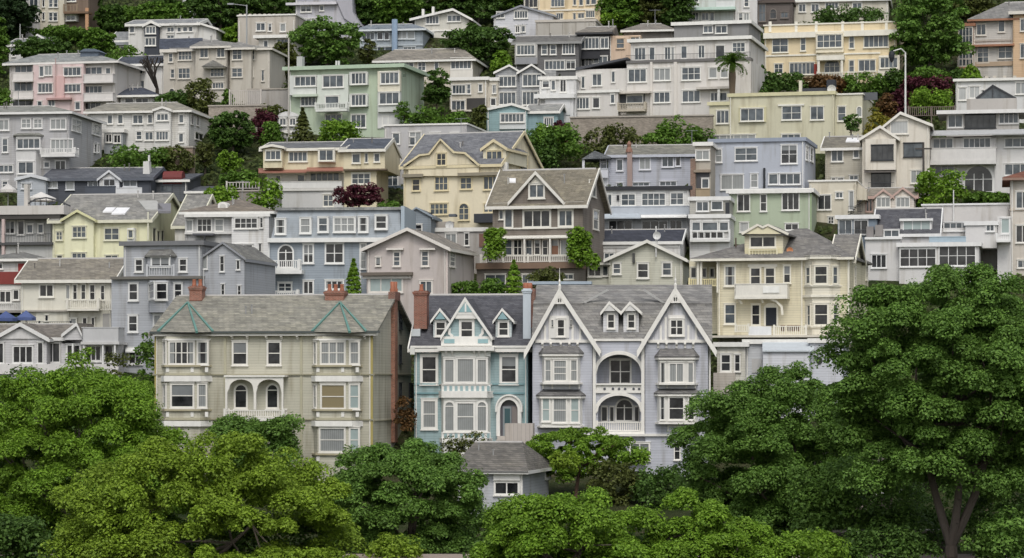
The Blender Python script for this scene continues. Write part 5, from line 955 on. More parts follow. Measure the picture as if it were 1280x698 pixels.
h.bx('cornice', 50, 520, 180, 528, -.15, .2); h.bx('bay_box', -146, 534, -10, 610, -.15, .2, 'c0bb98'); h.w('-138 540 -20 606 3x1b', h.pl(-.15)); h.chim(154, 168, 402, 474, 2, .6, paint('c9c5b4'), 0, cap=False); h.bx('roof_shed', 170, 440, 290, 476, 2.5, 2, '3d4047'); h.bx('roof_tower', 292, 398, 334, 474, 2.2, 1.2, '35383e'); h.dish(318, 446, 22, 1.6, 'c9c9c4'); h.bx('roof_frame', 440, 462, 545, 500, 2, .2, '5a5d60')
h = House('wide yellow house with white cornice, arched portico and four part bay', 300, 395, 13, 'dac491', '9b968b', trim='dcd8cb', kind='stuc', mixk='bb', name='apartment_house'); b = h.blk(-18, 640, 168, None, ('par', 122), dep=11); h.bx('cornice', -24, 156, 650, 184, -.5, .52)
for x in (10, 140, 240, 372, 470, 590): h.bx('parapet_post', x-7, 108, x+7, 160, -.08, .3)
v = h.bx('bay_box', 238, 160, 376, 262, -.6, .62, 'd5cdb8'); h.w('243 172 370 240 4x2b', h.pl(-.6)); h.w('20 192 102 264 2x2b,161 188 190 256 1x2b,403 178 432 244 1x2b,476 172 602 238 5x1b,30 318 76 370 2x2b,106 312 234 374 6x1b,402 300 432 362 1x2b,450 298 538 358 3x1b', b.F)
rb = h.bx('bay_box', 552, 276, 656, 396, -.5, .55, 'd6d0c0'); h.w('558 286 648 342 4x1b', h.pl(-.5)); h.bx('belt_course', -20, 268, 560, 276, -.1, .12); h.bx('portico', 242, 276, 378, 300, -1.4, 1.42); h.w('280 292 360 366 3x2ab', b.F)
for x in (252, 368): h.pipe('column', x, 300, x, 392, .16, -1.2)
h.bx('red_shutter', 229, 320, 244, 390, -.12, .14, '8f3a30'); h.rail(246, 552, 358, 392, -1.6, 'bal', 'd6d2c6', gap=.3)
h = House('cream top floor house with white flat roof behind the yellow house', 350, 105, 9, 'c8c1ad', 'b0aca2', kind='stuc', mixk='b'); b = h.blk(120, 600, 8, None, ('flat',), dep=7, ov=.3); h.w('152 20 190 62 2x1b,214 20 256 62 2x1b,284 12 352 46 4x1b,420 14 470 46 2x1b', b.F); h.bx('upper_storey', 270, -60, 590, -10, 1.5, 4, 'b9b2a4')
h = House('dark brown brick house with arched window at the top', 30, 130, 9, '655b55', '6f6964', kind='clap', mixk='d'); b = h.blk(-60, 122, 14, None, ('flat',), dep=7, ov=.2, fm=paint('5a504b')); h.w('8 44 44 96 1x2ad,62 60 102 92 2x1b,-48 20 -10 110 2x2b', b.F, fr=paint('77706a'))
h = House('grey and orange trimmed house with glazed corner porch at upper right', 1120, 375, 14, 'bcb7af', '8d8c8a', trim='d0cbc2', mixk='bb'); b = h.blk(1022, 1226, 102, None, ('hip', 15, 1180, 1330), dep=9, ov=.6, fm=paint('9b6f58')); p = h.blk(948, 1026, 130, None, ('flat',), dy=-.3, dep=5, wallm='a98f7e', ov=.15, fm=paint('9b6f58')); o = h.blk(1222, 1400, 70, None, ('flat',), dy=-.6, dep=9, wallm='cfa878')
h.w('1038 120 1088 178 2x1b,1146 102 1182 162 1x1b,1042 234 1102 314 2x3b,1146 222 1220 294 2x2b', b.F); h.w('950 136 1022 224 4x2b,950 262 1022 332 4x2b', p.F); h.w('1256 94 1300 158 2x1b,1256 218 1300 292 2x1b', o.F); h.bx('belt_course', 942, 222, 1228, 232, -.75, .8, '9b6f58'); h.bx('corner_panel', 1300, 70, 1330, 380, -.75, .2, 'bcb7af'); h.bx('belt_course', 1020, 196, 1226, 206, -.1, .12, 'a8a29a'); h.rail(948, 1028, 290, 336, -1.0, 'bal', 'b9b3aa', gap=.4); h.bx('balcony', 944, 334, 1030, 344, -1.1, 1.1, '9b6f58'); h.bx('lower_band', 1022, 308, 1226, 330, -.14, .16, 'a9957f')
h = House('white flat roofed house with roof terrace pots under the orange trimmed house', 1100, 560, 11, 'c9c9c6', 'bebebb', kind='stuc', mixk='l', dist=289); b = h.blk(936, 1330, 402, None, ('flat',), dep=8, ov=.25, t=.2); h.w('948 436 990 502 1x1w,1002 430 1058 492 2x1w,1232 410 1290 472 2x1l,1066 450 1080 470 1x1d', b.F)
for x in (1090, 1130, 1180, 1230): h.bx('roof_pot', x-8, 378, x+8, 398, 2, .6, 'b9b2a6')
# ================================================================= ground
def ground():
    xs = np.concatenate([np.arange(-420, -70, 14), np.arange(-70, 70, 2.0), np.arange(70, 421, 14)]); ys = np.concatenate([np.arange(-120, 150, 10), np.arange(150, 345, 2.0), np.arange(345, 800, 15)])
    X, Y = np.meshgrid(xs, ys); Z = hill(np.minimum(Y, 470)) + .25*np.sin(X*.31+Y*.17)*np.clip((Y-200)/20, 0, 1) - .35*np.clip((Y-165)/30, 0, 1)
    V = np.stack([X, Y, Z], -1).reshape(-1, 3); nx, ny = len(xs), len(ys); i = np.arange(nx*ny).reshape(ny, nx)
    Q = np.stack([i[:-1, :-1], i[:-1, 1:], i[1:, 1:], i[1:, :-1]], -1).reshape(-1, 4)
    me = bpy.data.meshes.new('ground'); me.from_pydata(V.tolist(), [], Q.tolist()); me.polygons.foreach_set('use_smooth', [True]*len(Q))
    t = NT('hillside_soil'); v = t.coords(False); n1 = t.noise(v, .12, 5); n2 = t.noise(v, 1.3, 5); n3 = t.noise(v, 9, 3)
    c = t.ramp(t.math('ADD', t.math('MULTIPLY', n1, .6), t.math('MULTIPLY', n2, .4)), [(.38, (.022, .036, .012)), (.52, (.04, .05, .018)), (.66, (.085, .07, .045))])
    me.materials.append(t.fin(t.scale(c, t.math('MULTIPLY_ADD', n3, .9, .5)), .95, n3, .8, .2, .1))
    o = bpy.data.objects.new('ground', me); COL.objects.link(o); o['kind'] = 'structure'
ground()
def sheet(name, x0, x1, y0, y1, z0, z1, mat):
    m = MB(); m.box(x0, x1, y0, y1, z0, z1); o = m.build(name, mat); o['kind'] = 'structure'
t = NT('asphalt'); v = t.coords(False); n = t.noise(v, 6, 5); asp = t.fin(t.scale((.055, .054, .052, 1), t.math('MULTIPLY_ADD', n, .8, .6)), .9, n, .4, .03)
sheet('road', -110, 110, 143.5, 153.5, -.2, .02, asp); sheet('pavement', -110, 110, 153.52, 157.5, -.2, .15, plain('paving', (.33, .27, .23), .85))
# ================================================================= leaves
def leafmat(name, a, b, tr=.3):
    key = ('leaf', name)
    if key in _M: return _M[key]
    t = NT('leaves_'+name); g = t.n('ShaderNodeNewGeometry'); rnd = g.outputs['Random Per Island']
    big = t.noise(t.coords(), .5, 3)
    c = t.mix(t.math('MULTIPLY_ADD', rnd, .6, .3), (*a, 1), (*b, 1)); c = t.scale(c, t.math('MULTIPLY_ADD', big, 1.1, .45))
    t.fin(c, .55, None, spec=.25)
    ts = t.n('ShaderNodeBsdfTranslucent'); t.l(c, ts.inputs[0]); mx = t.n('ShaderNodeMixShader'); mx.inputs[0].default_value = tr
    t.l(t.p.outputs[0], mx.inputs[1]); t.l(ts.outputs[0], mx.inputs[2]); t.l(mx.outputs[0], t.out.inputs[0]); _M[key] = t.m; return t.m
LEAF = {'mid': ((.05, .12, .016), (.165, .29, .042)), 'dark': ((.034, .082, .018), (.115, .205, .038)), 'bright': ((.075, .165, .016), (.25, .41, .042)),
        'yellow': ((.11, .185, .017), (.3, .43, .045)), 'maroon': ((.05, .015, .024), (.14, .036, .05)), 'olive': ((.05, .07, .016), (.14, .16, .04)),
        'rust': ((.07, .045, .02), (.19, .10, .035)), 'conifer': ((.016, .038, .014), (.05, .09, .03)), 'lush': ((.048, .115, .022), (.2, .345, .064)), 'lime': ((.12, .17, .015), (.26, .3, .03)), 'flower': ((.10, .12, .02), (.34, .29, .04))}
def lm(k): return leafmat(k, *LEAF[k])
def leafmesh(name, P, Nn, S, mat):
    n = len(P); Nn = Nn/np.linalg.norm(Nn, axis=1, keepdims=True)
    r = rng.normal(size=(n, 3)); T = np.cross(Nn, r); T /= np.linalg.norm(T, axis=1, keepdims=True)+1e-9; B = np.cross(Nn, T); S = S[:, None]
    V = np.stack([P-T*S*.55-Nn*S*.14, P+B*S*.36, P+T*S*.55-Nn*S*.14, P-B*S*.36], 1).reshape(-1, 3)
    me = bpy.data.meshes.new(name); me.vertices.add(4*n); me.loops.add(4*n); me.polygons.add(n)
    me.vertices.foreach_set('co', V.astype(np.float32).ravel()); me.loops.foreach_set('vertex_index', np.arange(4*n, dtype=np.int32))
    me.polygons.foreach_set('loop_start', np.arange(0, 4*n, 4, dtype=np.int32)); me.update(calc_edges=True); me.materials.append(mat)
    o = bpy.data.objects.new(name, me); COL.objects.link(o); return o
def unit(n):
    d = rng.normal(size=(n, 3)); return d/np.linalg.norm(d, axis=1, keepdims=True)
def clumps(C, R, per, size, up=.6, flat=.92):      # leaves on domed tufts
    k = len(C); idx = np.repeat(np.arange(k), per); n = len(idx); d = unit(n); d[:, 2] = np.where(d[:, 2] < -.45, -d[:, 2], d[:, 2])
    rr = (.62+.42*np.sqrt(rng.random(n)))*R[idx]; rr *= np.where(rng.random(n) < .06, 1.25, 1)
    P = C[idx]+d*rr[:, None]*np.array([1, 1, flat]); Nn = d*.7+np.array([0, 0, up])+rng.normal(size=(n, 3))*.42
    return P, Nn, size*(.5+.95*rng.random(n))
def crownpts(n, cen, rx, ry, rz, inner=.5, lo=-.75, lump=.0, sq=2.6):
    d = unit(n*3); d = d[d[:, 2] > lo][:n]; d = d/(np.sum(np.abs(d)**sq, axis=1, keepdims=True)**(1/sq)); r = inner+(1-inner)*np.sqrt(rng.random(len(d)))
    ph = rng.random(4)*6.28; az = np.arctan2(d[:, 1], d[:, 0]); r *= 1+lump*(np.sin(az*3+ph[0])*.5+np.sin(d[:, 2]*5+ph[1])*.6+np.sin(az*5+d[:, 2]*4+ph[2])*.4)
    return np.asarray(cen)+d*r[:, None]*np.array([rx, ry, rz])
def slopeD(D, y1, o=0.0):
    if y1 > 540: return D or dist_of(y1)-o
    return min(D or 1e9, dist_of(y1)-o)
BARK = plain('bark', (.12, .098, .08), .9); BARKL = plain('pale_bark', (.15, .125, .1), .9)
def limb(m, p, q, r0, r1, bend=.15, seg=4, n=6):
    p, q = Vector(p), Vector(q); L = (q-p).length; off = Vector((random.uniform(-1, 1), random.uniform(-1, 1), random.uniform(-.3, .6)))*L*bend; pr = p; rp = r0
    for i in range(1, seg+1):
        t = i/seg; c = p.lerp(q, t)+off*math.sin(math.pi*t); rn = r0+(r1-r0)*t; m.tube(pr, c, rp, rn, n); pr, rp = c, rn
def place(x0, y0, x1, y1, D):
    cx = ((x0+x1)/2-640)*D/FOC; cz = CAMZ+(HOR-(y0+y1)/2)*D/FOC; return cx, cz, (x1-x0)/2*D/FOC, (y1-y0)/2*D/FOC
def tree(label, x0, y0, x1, y1, D=None, kind='mid', nc=None, leaf=None, per=None, group='trees on the hillside', name='tree', cat='tree', bark=None, lump=.1, trunk=None, fork=None, lo=-.95, inner=.4, sq=2.3, limbs=7, puff=None):
    D = slopeD(D, y1); cx, cz, rx, rz = place(x0, y0, x1, y1, D); ry = min(rx, max(rz, rx*.7))*.85
    gz = float(hill(D))-.4; r = root(name, (cx, D, gz), label, cat, group); cen = (0, 0, cz-gz)
    leaf = (leaf or .34)*(1 if D < 200 else .8); g3 = (rx*ry*rz)**(1/3); rp = puff or float(np.clip(.25*g3, .5, 1.25))
    Q = crownpts(900, cen, max(.3, rx-rp*.8), max(.3, ry-rp*.8), max(.3, rz-rp*.6), inner, lo, lump, sq); keep = []      # boughs kept apart so that gaps stay between them
    for q in Q:
        if all(np.sum(((q-w2)*np.array([1, 1, 1.05]))**2) > (1.2*rp)**2 for w2 in keep): keep.append(q)
        if len(keep) >= (nc or 400): break
    B = np.array(keep); nb = len(B); RB = rp*(.7+.6*rng.random(nb)); ns = 8; d = unit(nb*ns); d[:, 2] = np.abs(d[:, 2])*1.25-.4; RBs = np.repeat(RB, ns)
    C = np.repeat(B, ns, 0)+d*(RBs*.68)[:, None]*np.array([1.05, 1.05, .72]); k = len(C); R = RBs*.5*(.75+.5*rng.random(k))
    per = per or int(np.clip(13*(rp*.5/leaf)**2, 14, 400))
    P, Nn, S = clumps(C, R, per, leaf); o = leafmesh('crown', P, Nn, S, lm(kind)); o.parent = r
    m = MB(); b = bark or BARK; tr = trunk or max(.1, .03*rz+.022*rx); h0 = max(.4, (cz-gz)-rz*.55)
    if fork:
        tops = [Vector((fx*rx, random.uniform(-.1, .1)*ry, h0+rz*.35)) for fx in fork]; base = Vector((fork[-1]*0, 0, h0*.25)); limb(m, (0, 0, -.6), base, tr*1.3, tr*1.1, .03, 3, 9); st = []
        for tp in tops: limb(m, base, tp, tr*.85, tr*.4, .08, 5, 8); st.append((tp, tr*.4)); st.append((base.lerp(tp, .6), tr*.5))
    else:
        tp = Vector((rx*random.uniform(-.1, .1), 0, h0)); limb(m, (0, 0, -.6), tp, tr*1.25, tr*.7, .05, 4, 9); st = [(tp, tr*.65)]
    for i in range(limbs):
        c = C[random.randrange(k)]; s, rr = random.choice(st); limb(m, s, c, rr*.75, .035, .15, 4, 5)
    m.build('trunk', b, r); return r
def shrub(label, x0, y0, x1, y1, D=None, kind='mid', leaf=.3, group='shrubs and hedges on the hillside', name='shrub', cat='shrub', dens=1.0, depth=None, up=.55, nc=None, ground_it=True, box=False):
    D = slopeD(D, y1, .5); cx, cz, rx, rz = place(x0, y0, x1, y1, D); ry = depth or max(.8, min(rx, 2.5)); gz = cz-rz if not ground_it else min(float(hill(D)), cz-rz*.9)
    hh = (cz+rz-gz)/2; cz = gz+hh; rc = min(hh*.5, max(.4, .32*(rx*ry*hh)**(1/3))); nc = nc or int(np.clip(rx*ry*hh/(rc**3)*1.5+10, 12, 160)); per = int(np.clip(10*(rc/leaf)**2*dens, 40, 400))
    if box:
        C = np.stack([rng.uniform(-1, 1, nc)*(rx-rc*.4), rng.uniform(-1, 1, nc)*(ry-rc*.3), (hh*2-rc*.6)*rng.random(nc)**.8], -1)
    else: C = crownpts(nc, (0, 0, hh), rx-rc*.5, ry-rc*.4, hh-rc*.35, .45, -.95, .14)
    P, Nn, S = clumps(C, rc*(.7+.6*rng.random(len(C))), per, leaf, up); o = leafmesh(name, P, Nn, S, lm(kind)); o.location = (cx, D, gz); return tag(o, label, cat, group)
def conifer(label, x0, y0, x1, y1, D=None, kind='conifer', leaf=.3, group='trees on the hillside', n=1500, slim=False):
    D = slopeD(D, y1); cx, cz, rx, rz = place(x0, y0, x1, y1, D); gz = float(hill(D))-.3; H = cz+rz-gz; zb = cz-rz-gz; r = root('conifer', (cx, D, gz), label, 'tree', group)
    m = MB(); m.tube((0, 0, -.3), (0, 0, H*.97), .05*rz+.08, .02, 7); m.build('trunk', BARK, r)
    t = rng.random(n)**.75; lay = np.round(t*9)/9+rng.normal(size=n)*.02; rad = rx*(1-np.clip(lay, 0, 1)*.96)*(rng.random(n)**.45) if not slim else rx*np.clip(1.05-lay**2.2, .05, 1)*(rng.random(n)**.35)
    a = rng.random(n)*6.283; z = zb+(H-zb)*np.clip(lay, 0, 1)-rad*.28; P = np.stack([rad*np.cos(a), rad*np.sin(a), z], -1); Nn = np.stack([np.cos(a)*.6, np.sin(a)*.6, np.ones(n)*.8], -1)+rng.normal(size=(n, 3))*.35
    o = leafmesh('crown', P, Nn, leaf*(.6+.8*rng.random(n)), lm(kind)); o.parent = r; return r
def T(c, r, *v): # tile measures -> photo measures
    tile(c, r); a = px(v[0], v[1]); b = px(v[2], v[3]); return (*a, *b)
# ---------------- street trees in front
full()
G = 'large street trees in the foreground'
def big(label, x0, y0, x1, y1, D, kind, nc, leaf=.15, per=300, **k): tree(label, x0, y0, x1, y1, D, kind, nc=None, leaf=leaf, per=per, group=G, name='maple_tree', **k)
big('sparse bright green maple at the left edge with bare twigs showing through', -75, 460, 246, 745, 168, 'bright', 210, bark=BARKL, fork=(-.35, .1, .45), lump=.12, limbs=34, inner=.6, lo=-.95, sq=2.6)
big('broad yellow green maple filling the lower left, in front of the olive house', 46, 538, 462, 830, 150, 'yellow', 380, bark=BARKL, fork=(-.4, .3), lump=.07, limbs=16, lo=-.95, trunk=.2, inner=.5, sq=2.05)
big('rounded dark green tree between the olive house and the garage cottage', 404, 544, 610, 735, 163, 'lush', 200, lump=.1, limbs=12, lo=-.95, inner=.62)
big('green maple at bottom centre hiding the foot of the garage cottage', 584, 594, 818, 815, 147, 'bright', 210, fork=(-.3, .35), lump=.1, limbs=14, lo=-.8, trunk=.22, sq=1.95, inner=.5)
big('wide layered green maple along the bottom edge right of centre', 738, 616, 1012, 825, 149, 'bright', 210, fork=(-.3, .35), lump=.12, limbs=14, lo=-.8, trunk=.22, sq=2.0, inner=.5)
big('deep green bushy tree right of the lavender house with pale inner stems', 838, 450, 1092, 745, 168, 'lush', 340, lump=.09, fork=(-.2, .4), limbs=18, bark=BARKL, inner=.45, lo=-.95)
big('tallest dark leafed tree at the right edge with forked grey trunk', 1026, 328, 1352, 668, 152, 'lush', 400, fork=(-.22, .06, .3), trunk=.32, lump=.1, limbs=26, inner=.4, lo=-.75, sq=2.4)
shrub('yellow green low bush on the bottom edge left of the kerb', 458, 668, 530, 720, 155, 'yellow', .17, group='low bushes along the street')
shrub('fresh green fern like bush in the bottom right corner', 1210, 640, 1300, 720, 149, 'lush', .2, group='low bushes along the street')
shrub('light green bush on the bottom edge right of centre', 955, 668, 1062, 720, 150, 'bright', .17, group='low bushes along the street')
shrub('dark undergrowth added for shade below the forked street tree', 960, 575, 1300, 690, 165, 'dark', .22, group='low bushes along the street', depth=2)  # dark-leaved shrub added to blacken the ground under the trees
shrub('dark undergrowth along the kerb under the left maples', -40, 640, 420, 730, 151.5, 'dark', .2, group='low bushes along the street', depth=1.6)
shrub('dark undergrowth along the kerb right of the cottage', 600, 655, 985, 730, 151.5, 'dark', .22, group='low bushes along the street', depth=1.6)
shrub('dark shrub added to darken the stone wall at bottom right', 985, 625, 1185, 715, 157.6, 'dark', .2, group='low bushes along the street', depth=.7)  # shrub added so the wall behind reads darker
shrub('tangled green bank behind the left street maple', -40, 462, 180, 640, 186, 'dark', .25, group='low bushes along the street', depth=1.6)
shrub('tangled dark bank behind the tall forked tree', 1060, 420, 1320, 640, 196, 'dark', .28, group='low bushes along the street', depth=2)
tree('small feathery tree with reddish bare twigs before the lavender house', 656, 534, 784, 602, 192, 'bright', leaf=.15, per=46, puff=.55, group='garden trees by the victorian houses', bark=plain('red_bark', (.16, .1, .075), .9), limbs=12, lump=.25, inner=.6)
shrub('olive toned hedge under the lavender house belt course', 732, 576, 800, 640, 190, 'olive', .2, group='garden hedges by the victorian houses')
shrub('dark brownish hedge beside the big dark tree', 792, 584, 856, 645, 189, 'dark', .2, group='garden hedges by the victorian houses', box=True)
shrub('small bright bush below the lavender house paired basement windows', 770, 560, 812, 584, 191, 'bright', .18, group='garden hedges by the victorian houses', ground_it=False)
shrub('dense dark green hedge against the olive house below its porch', 266, 523, 372, 592, 195, 'lush', .17, group='garden hedges by the victorian houses', depth=1.5, dens=1.5, nc=150, box=True)
shrub('rusty yellow flowering bush in the alley beside the teal house', 493, 498, 518, 540, 203, 'rust', .2, group='garden hedges by the victorian houses', ground_it=False, depth=.8)
shrub('low trimmed bush at the foot of the teal house bay', 545, 544, 620, 566, 199.5, 'olive', .18, group='garden hedges by the victorian houses', depth=.7)
shrub('small flowering shrub over the garage cottage roof corner', 688, 566, 728, 590, 187, 'yellow', .18, group='garden hedges by the victorian houses', ground_it=False)
shrub('round green bush in front of the low white bungalow', 78, 434, 128, 472, 205, 'bright', .2, group='garden hedges by the victorian houses')
shrub('olive bush below the flat sun deck of the bungalow', 124, 452, 168, 484, 206, 'olive', .2, group='garden hedges by the victorian houses')
shrub('thin green sapling at the left corner of the olive house', 170, 412, 196, 476, 206, 'mid', .22, group='garden hedges by the victorian houses', dens=.5)
# ---------------- garden greenery higher up
A = 'trees on the hillside'
def ts(label, c, r, x0, y0, x1, y1, kind='mid', D=None, **k): shrub(label, *T(c, r, x0, y0, x1, y1), D=D, kind=kind, **k)
def tt(label, c, r, x0, y0, x1, y1, kind='mid', D=None, grow=1, **k):
    xm = (x0+x1)/2; x0, x1 = xm-(xm-x0)*grow, xm+(x1-xm)*grow; y1 += 30*(grow-1); tree(label, *T(c, r, x0, y0, x1, y1), D=D, kind=kind, **k)
def tc(label, c, r, x0, y0, x1, y1, kind='conifer', D=None, **k): conifer(label, *T(c, r, x0, y0, x1, y1), D=D, kind=kind, **k)
tt('dark cypress like tree in the top left corner', 0, 0, -60, -80, 155, 200, 'conifer', 326, leaf=.45)
tt('green tree at the left edge below the dark corner tree', 0, 0, -70, 80, 50, 370, 'mid', 305, leaf=.4)
tt('dark tree behind the timber decks at the top left', 0, 0, 380, -80, 520, 130, 'dark', 334, leaf=.45)
tt('deep green tree standing right of the timber decked house', 0, 0, 470, 20, 620, 170, 'dark', 329, leaf=.42)
tt('mid green woodland tree left of the small balcony house', 0, 0, 580, 20, 800, 140, 'mid', 340, leaf=.45)
tt('dark woodland tree just left of the small balcony house', 0, 0, 760, -60, 915, 120, 'dark', 345, leaf=.45)
tt('tall dark tree right of the small balcony house', 0, 0, 960, -90, 1250, 110, 'dark', 338, leaf=.45)
tt('bright round tree above the pink apartment house', 0, 0, 375, 140, 590, 290, 'mid', 306, leaf=.36)
ts('long hedge under the top left cream house', 0, 0, 180, 135, 430, 195, 'mid', 319)
tt('dull green tree left of the bright round tree', 0, 0, 60, 190, 380, 310, 'dark', 307, leaf=.38)
ts('clipped hedge behind the white cottage at upper left', 0, 0, 500, 250, 740, 310, 'mid', 304)
tt('sunny green tree beside the lamp post above the beige stucco house', 0, 0, 1090, 120, 1330, 250, 'bright', 316, leaf=.38)
ts('dark shrubs at the foot of the large beige stucco house', 0, 0, 790, 455, 960, 520, 'dark', 289)
ts('yellowish shrub before the beige stucco house portico', 0, 0, 925, 385, 1075, 545, 'olive', 288, dens=.7)
ts('small clipped bush by the beige stucco house right tower', 0, 0, 1110, 450, 1165, 510, 'mid', 290)
ts('red flowering bush at the left edge under the pink house', 0, 0, -40, 430, 50, 560, 'mid', 288)
tt('dense round dark green tree right of the long white house', 0, 0, 1035, 555, 1280, 760, 'dark', 276, leaf=.36)
tt('great dark green chestnut crown behind the pale green apartments', 1, 0, 160, 80, 530, 340, 'lush', 312, leaf=.42, nc=110)
tt('olive toned tree left of the great dark crown', 1, 0, 70, 210, 220, 400, 'olive', 305, leaf=.36)
tt('loose yellow green tree right of the great dark crown', 1, 0, 510, 190, 600, 330, 'olive', 310, leaf=.34)
for i, (x0, x1, y0, y1, k, l) in enumerate(((470, 620, -70, 130, 'dark', 'dark woodland crown right of the pale mauve house'), (590, 760, -60, 130, 'mid', 'mid green woodland crown above the blue grey house'), (720, 880, -70, 110, 'dark', 'dark woodland crown left of the low cream gable'), (860, 1040, -80, 90, 'olive', 'olive woodland crown directly above the low cream gable'), (1000, 1200, -80, 110, 'dark', 'dark woodland crown right of the low cream gable'))):
    tt(l, 1, 0, x0, y0, x1, y1, k, None, leaf=.42, grow=1.4, group='woodland trees along the top')
for i, (x0, x1, y0, y1, k, l) in enumerate(((-20, 100, -120, 40, 'dark', 'dark woodland tree above the lilac grey house'), (500, 640, -60, 140, 'mid', 'bushy woodland tree right of the buttery yellow house'), (600, 760, -60, 130, 'olive', 'olive woodland tree behind the charcoal roofs'), (720, 880, -60, 130, 'dark', 'dark woodland tree left of the mint terrace house'))):
    tt(l, 2, 0, x0, y0, x1, y1, k, None, leaf=.42, grow=1.4, group='woodland trees along the top')
ts('light green bushes left of the mint terrace house', 2, 0, 435, 60, 620, 140, 'bright', 330)
tt('broad dark tree right of the low cream gable house', 1, 0, 915, 115, 1280, 320, 'dark', 308, leaf=.4)
ts('bright bush below the broad dark tree', 1, 0, 1170, 260, 1275, 360, 'bright', 303)
tt('small dark crooked tree below the long beige house', 1, 0, 825, 360, 970, 545, 'dark', 289, leaf=.34, lump=.3)
tc('young feathery conifer in front of the pale green apartments', 1, 0, 155, 540, 310, 700, 'olive', 279)
ts('bright bushes below the pale green apartments', 1, 0, 305, 600, 550, 740, 'bright', 278, dens=1)
tt('spindly small tree against the pale green apartments side wall', 1, 0, 690, 510, 790, 640, 'mid', 282, leaf=.28)
ts('shrubs on the bank below the small beige carport house', 1, 0, 760, 545, 960, 640, 'mid', 282)
ts('rounded shrub beside the teal house roof', 1, 0, 1065, 530, 1150, 640, 'olive', 282)
ts('green planting right of the carport bank', 1, 0, 940, 560, 1070, 630, 'mid', 283)
ts('maroon leafed shrub left of the round summer house', 1, 0, -30, 560, 110, 700, 'maroon', 281)
ts('green bush under the maroon shrub by the summer house', 1, 0, 30, 620, 130, 740, 'mid', 277)
ts('wild green bank left of the pale green apartments', 1, 0, 0, 520, 160, 600, 'olive', 285)
tt('dark green tree beside the big off white apartment house', 2, 0, 1185, 305, 1290, 480, 'dark', 296, leaf=.34)
ts('dark green bush right of the big off white apartments', 2, 0, 1240, 400, 1330, 490, 'dark', 291)
ts('rounded green shrubs under the long retaining wall', 2, 0, 700, 590, 995, 715, 'mid', 276, depth=1.5)
ts('bright hedge at the foot of the retaining wall', 2, 0, 95, 630, 240, 730, 'bright', 277)
ts('maroon trailing shrub on the retaining wall', 2, 0, 200, 610, 280, 720, 'maroon', 276.5)
ts('mixed green thicket below the wall, behind the brown house', 2, 1, 60, -60, 360, 140, 'mid', 272, depth=2, leaf=.32)
ts('dark thicket right of the yellow gable house', 2, 1, 30, -40, 240, 150, 'dark', 270, depth=1.5)
ts('pale yellow green thicket over the lavender grey house', 2, 1, 330, -70, 640, 70, 'olive', 275, depth=1.5)
ts('green thicket behind the lavender grey house roof', 2, 1, 600, -50, 900, 60, 'mid', 275.5, depth=1.5)
tt('huge dense dark green tree right of the wide yellow house', 3, 0, 590, -70, 1020, 370, 'lush', 303, leaf=.42, nc=130, limbs=4)
ts('dark hedge before the wide yellow house', 3, 0, -20, 370, 200, 470, 'dark', 299)
ts('rust and green hedge in front of the yellow house portico', 3, 0, 190, 380, 400, 470, 'rust', 298)
ts('mid green hedge under the yellow house right windows', 3, 0, 370, 375, 590, 475, 'mid', 298)
ts('dark rounded bush at the yellow house right corner', 3, 0, 575, 350, 690, 460, 'dark', 298.5)
ts('upper clipped dome bush under the huge dark tree', 3, 0, 695, 325, 895, 415, 'mid', 297)
ts('long maroon hedge between the two dome bushes', 3, 0, 640, 395, 930, 465, 'maroon', 295)
ts('lower clipped dome bush above the cream gable roof', 3, 0, 700, 445, 922, 540, 'bright', 290)
ts('rusty red bush left of the lower dome bush', 3, 0, 545, 460, 640, 560, 'rust', 288)
ts('maroon bush beside the lower dome bush', 3, 0, 600, 450, 700, 530, 'maroon', 289)
ts('yellow flowering hedge above the cream gabled house', 3, 0, 482, 560, 618, 620, 'flower', 277)
ts('bright spiky bush under the orange trimmed house', 3, 0, 970, 330, 1065, 405, 'bright', 296)
ts('dark bushes at the foot of the huge dark tree', 3, 0, 900, 340, 985, 410, 'dark', 298)
ts('row of dark tall shrubs behind the cream top floor house', 3, 0, 230, 30, 590, 110, 'dark', 322)
tt('reddish brown spiky small tree by the olive yellow house stair', 3, 0, 365, 560, 470, 680, 'dark', 274, leaf=.28)
ts('small dark plant left of the big off white apartments palm', 2, 0, 1110, 430, 1180, 490, 'rust', 288)
ts('long green hedge hanging over the slate house', 0, 1, 530, 30, 830, 160, 'mid', 267, box=True)
tt('bright round tree on the bank right of the slate house', 0, 1, 1075, 50, 1218, 180, 'bright', 268, leaf=.3)
tt('thin brown conifer like tree on the bank above the tank shed', 0, 1, 965, 10, 1080, 150, 'olive', 272, leaf=.28)
ts('green bank planting at the foot of the round bright tree', 0, 1, 1090, 160, 1290, 210, 'mid', 265)
ts('low greenery right of the tank shed', 0, 1, 1020, 235, 1200, 270, 'bright', 258)
tt('maroon leafed round tree before the long cream house', 1, 1, 375, 218, 645, 350, 'maroon', 249, leaf=.3)
ts('green hedge beside the maroon round tree', 1, 1, 572, 288, 730, 350, 'mid', 248)
ts('sunny bush left of the white glazed verandah house', 1, 1, -50, 200, 130, 325, 'bright', 253)
conifer('small cone shaped conifer by the blue mansard house', *T(1, 1, 445, 595, 528, 790), D=221, kind='bright', n=1600, slim=True, leaf=.26)
ts('bright leafy bush before the villa with arched window', 3, 1, 725, 150, 985, 330, 'bright', 258)
ts('pale hedge under the arched window', 3, 1, 970, 265, 1210, 330, 'mid', 260)
for i, (x0, x1, y0, y1, k, l) in enumerate(((562, 602, 352, 374, 'mid', 'low green bush under the brown house at its left'), (598, 634, 350, 376, 'mid', 'bushy shrub below the brown house left window'), (662, 706, 336, 372, 'olive', 'shrub in front of the brown house right window'))):
    shrub(l, x0, y0, x1, y1, 229, k, .22, ground_it=False)
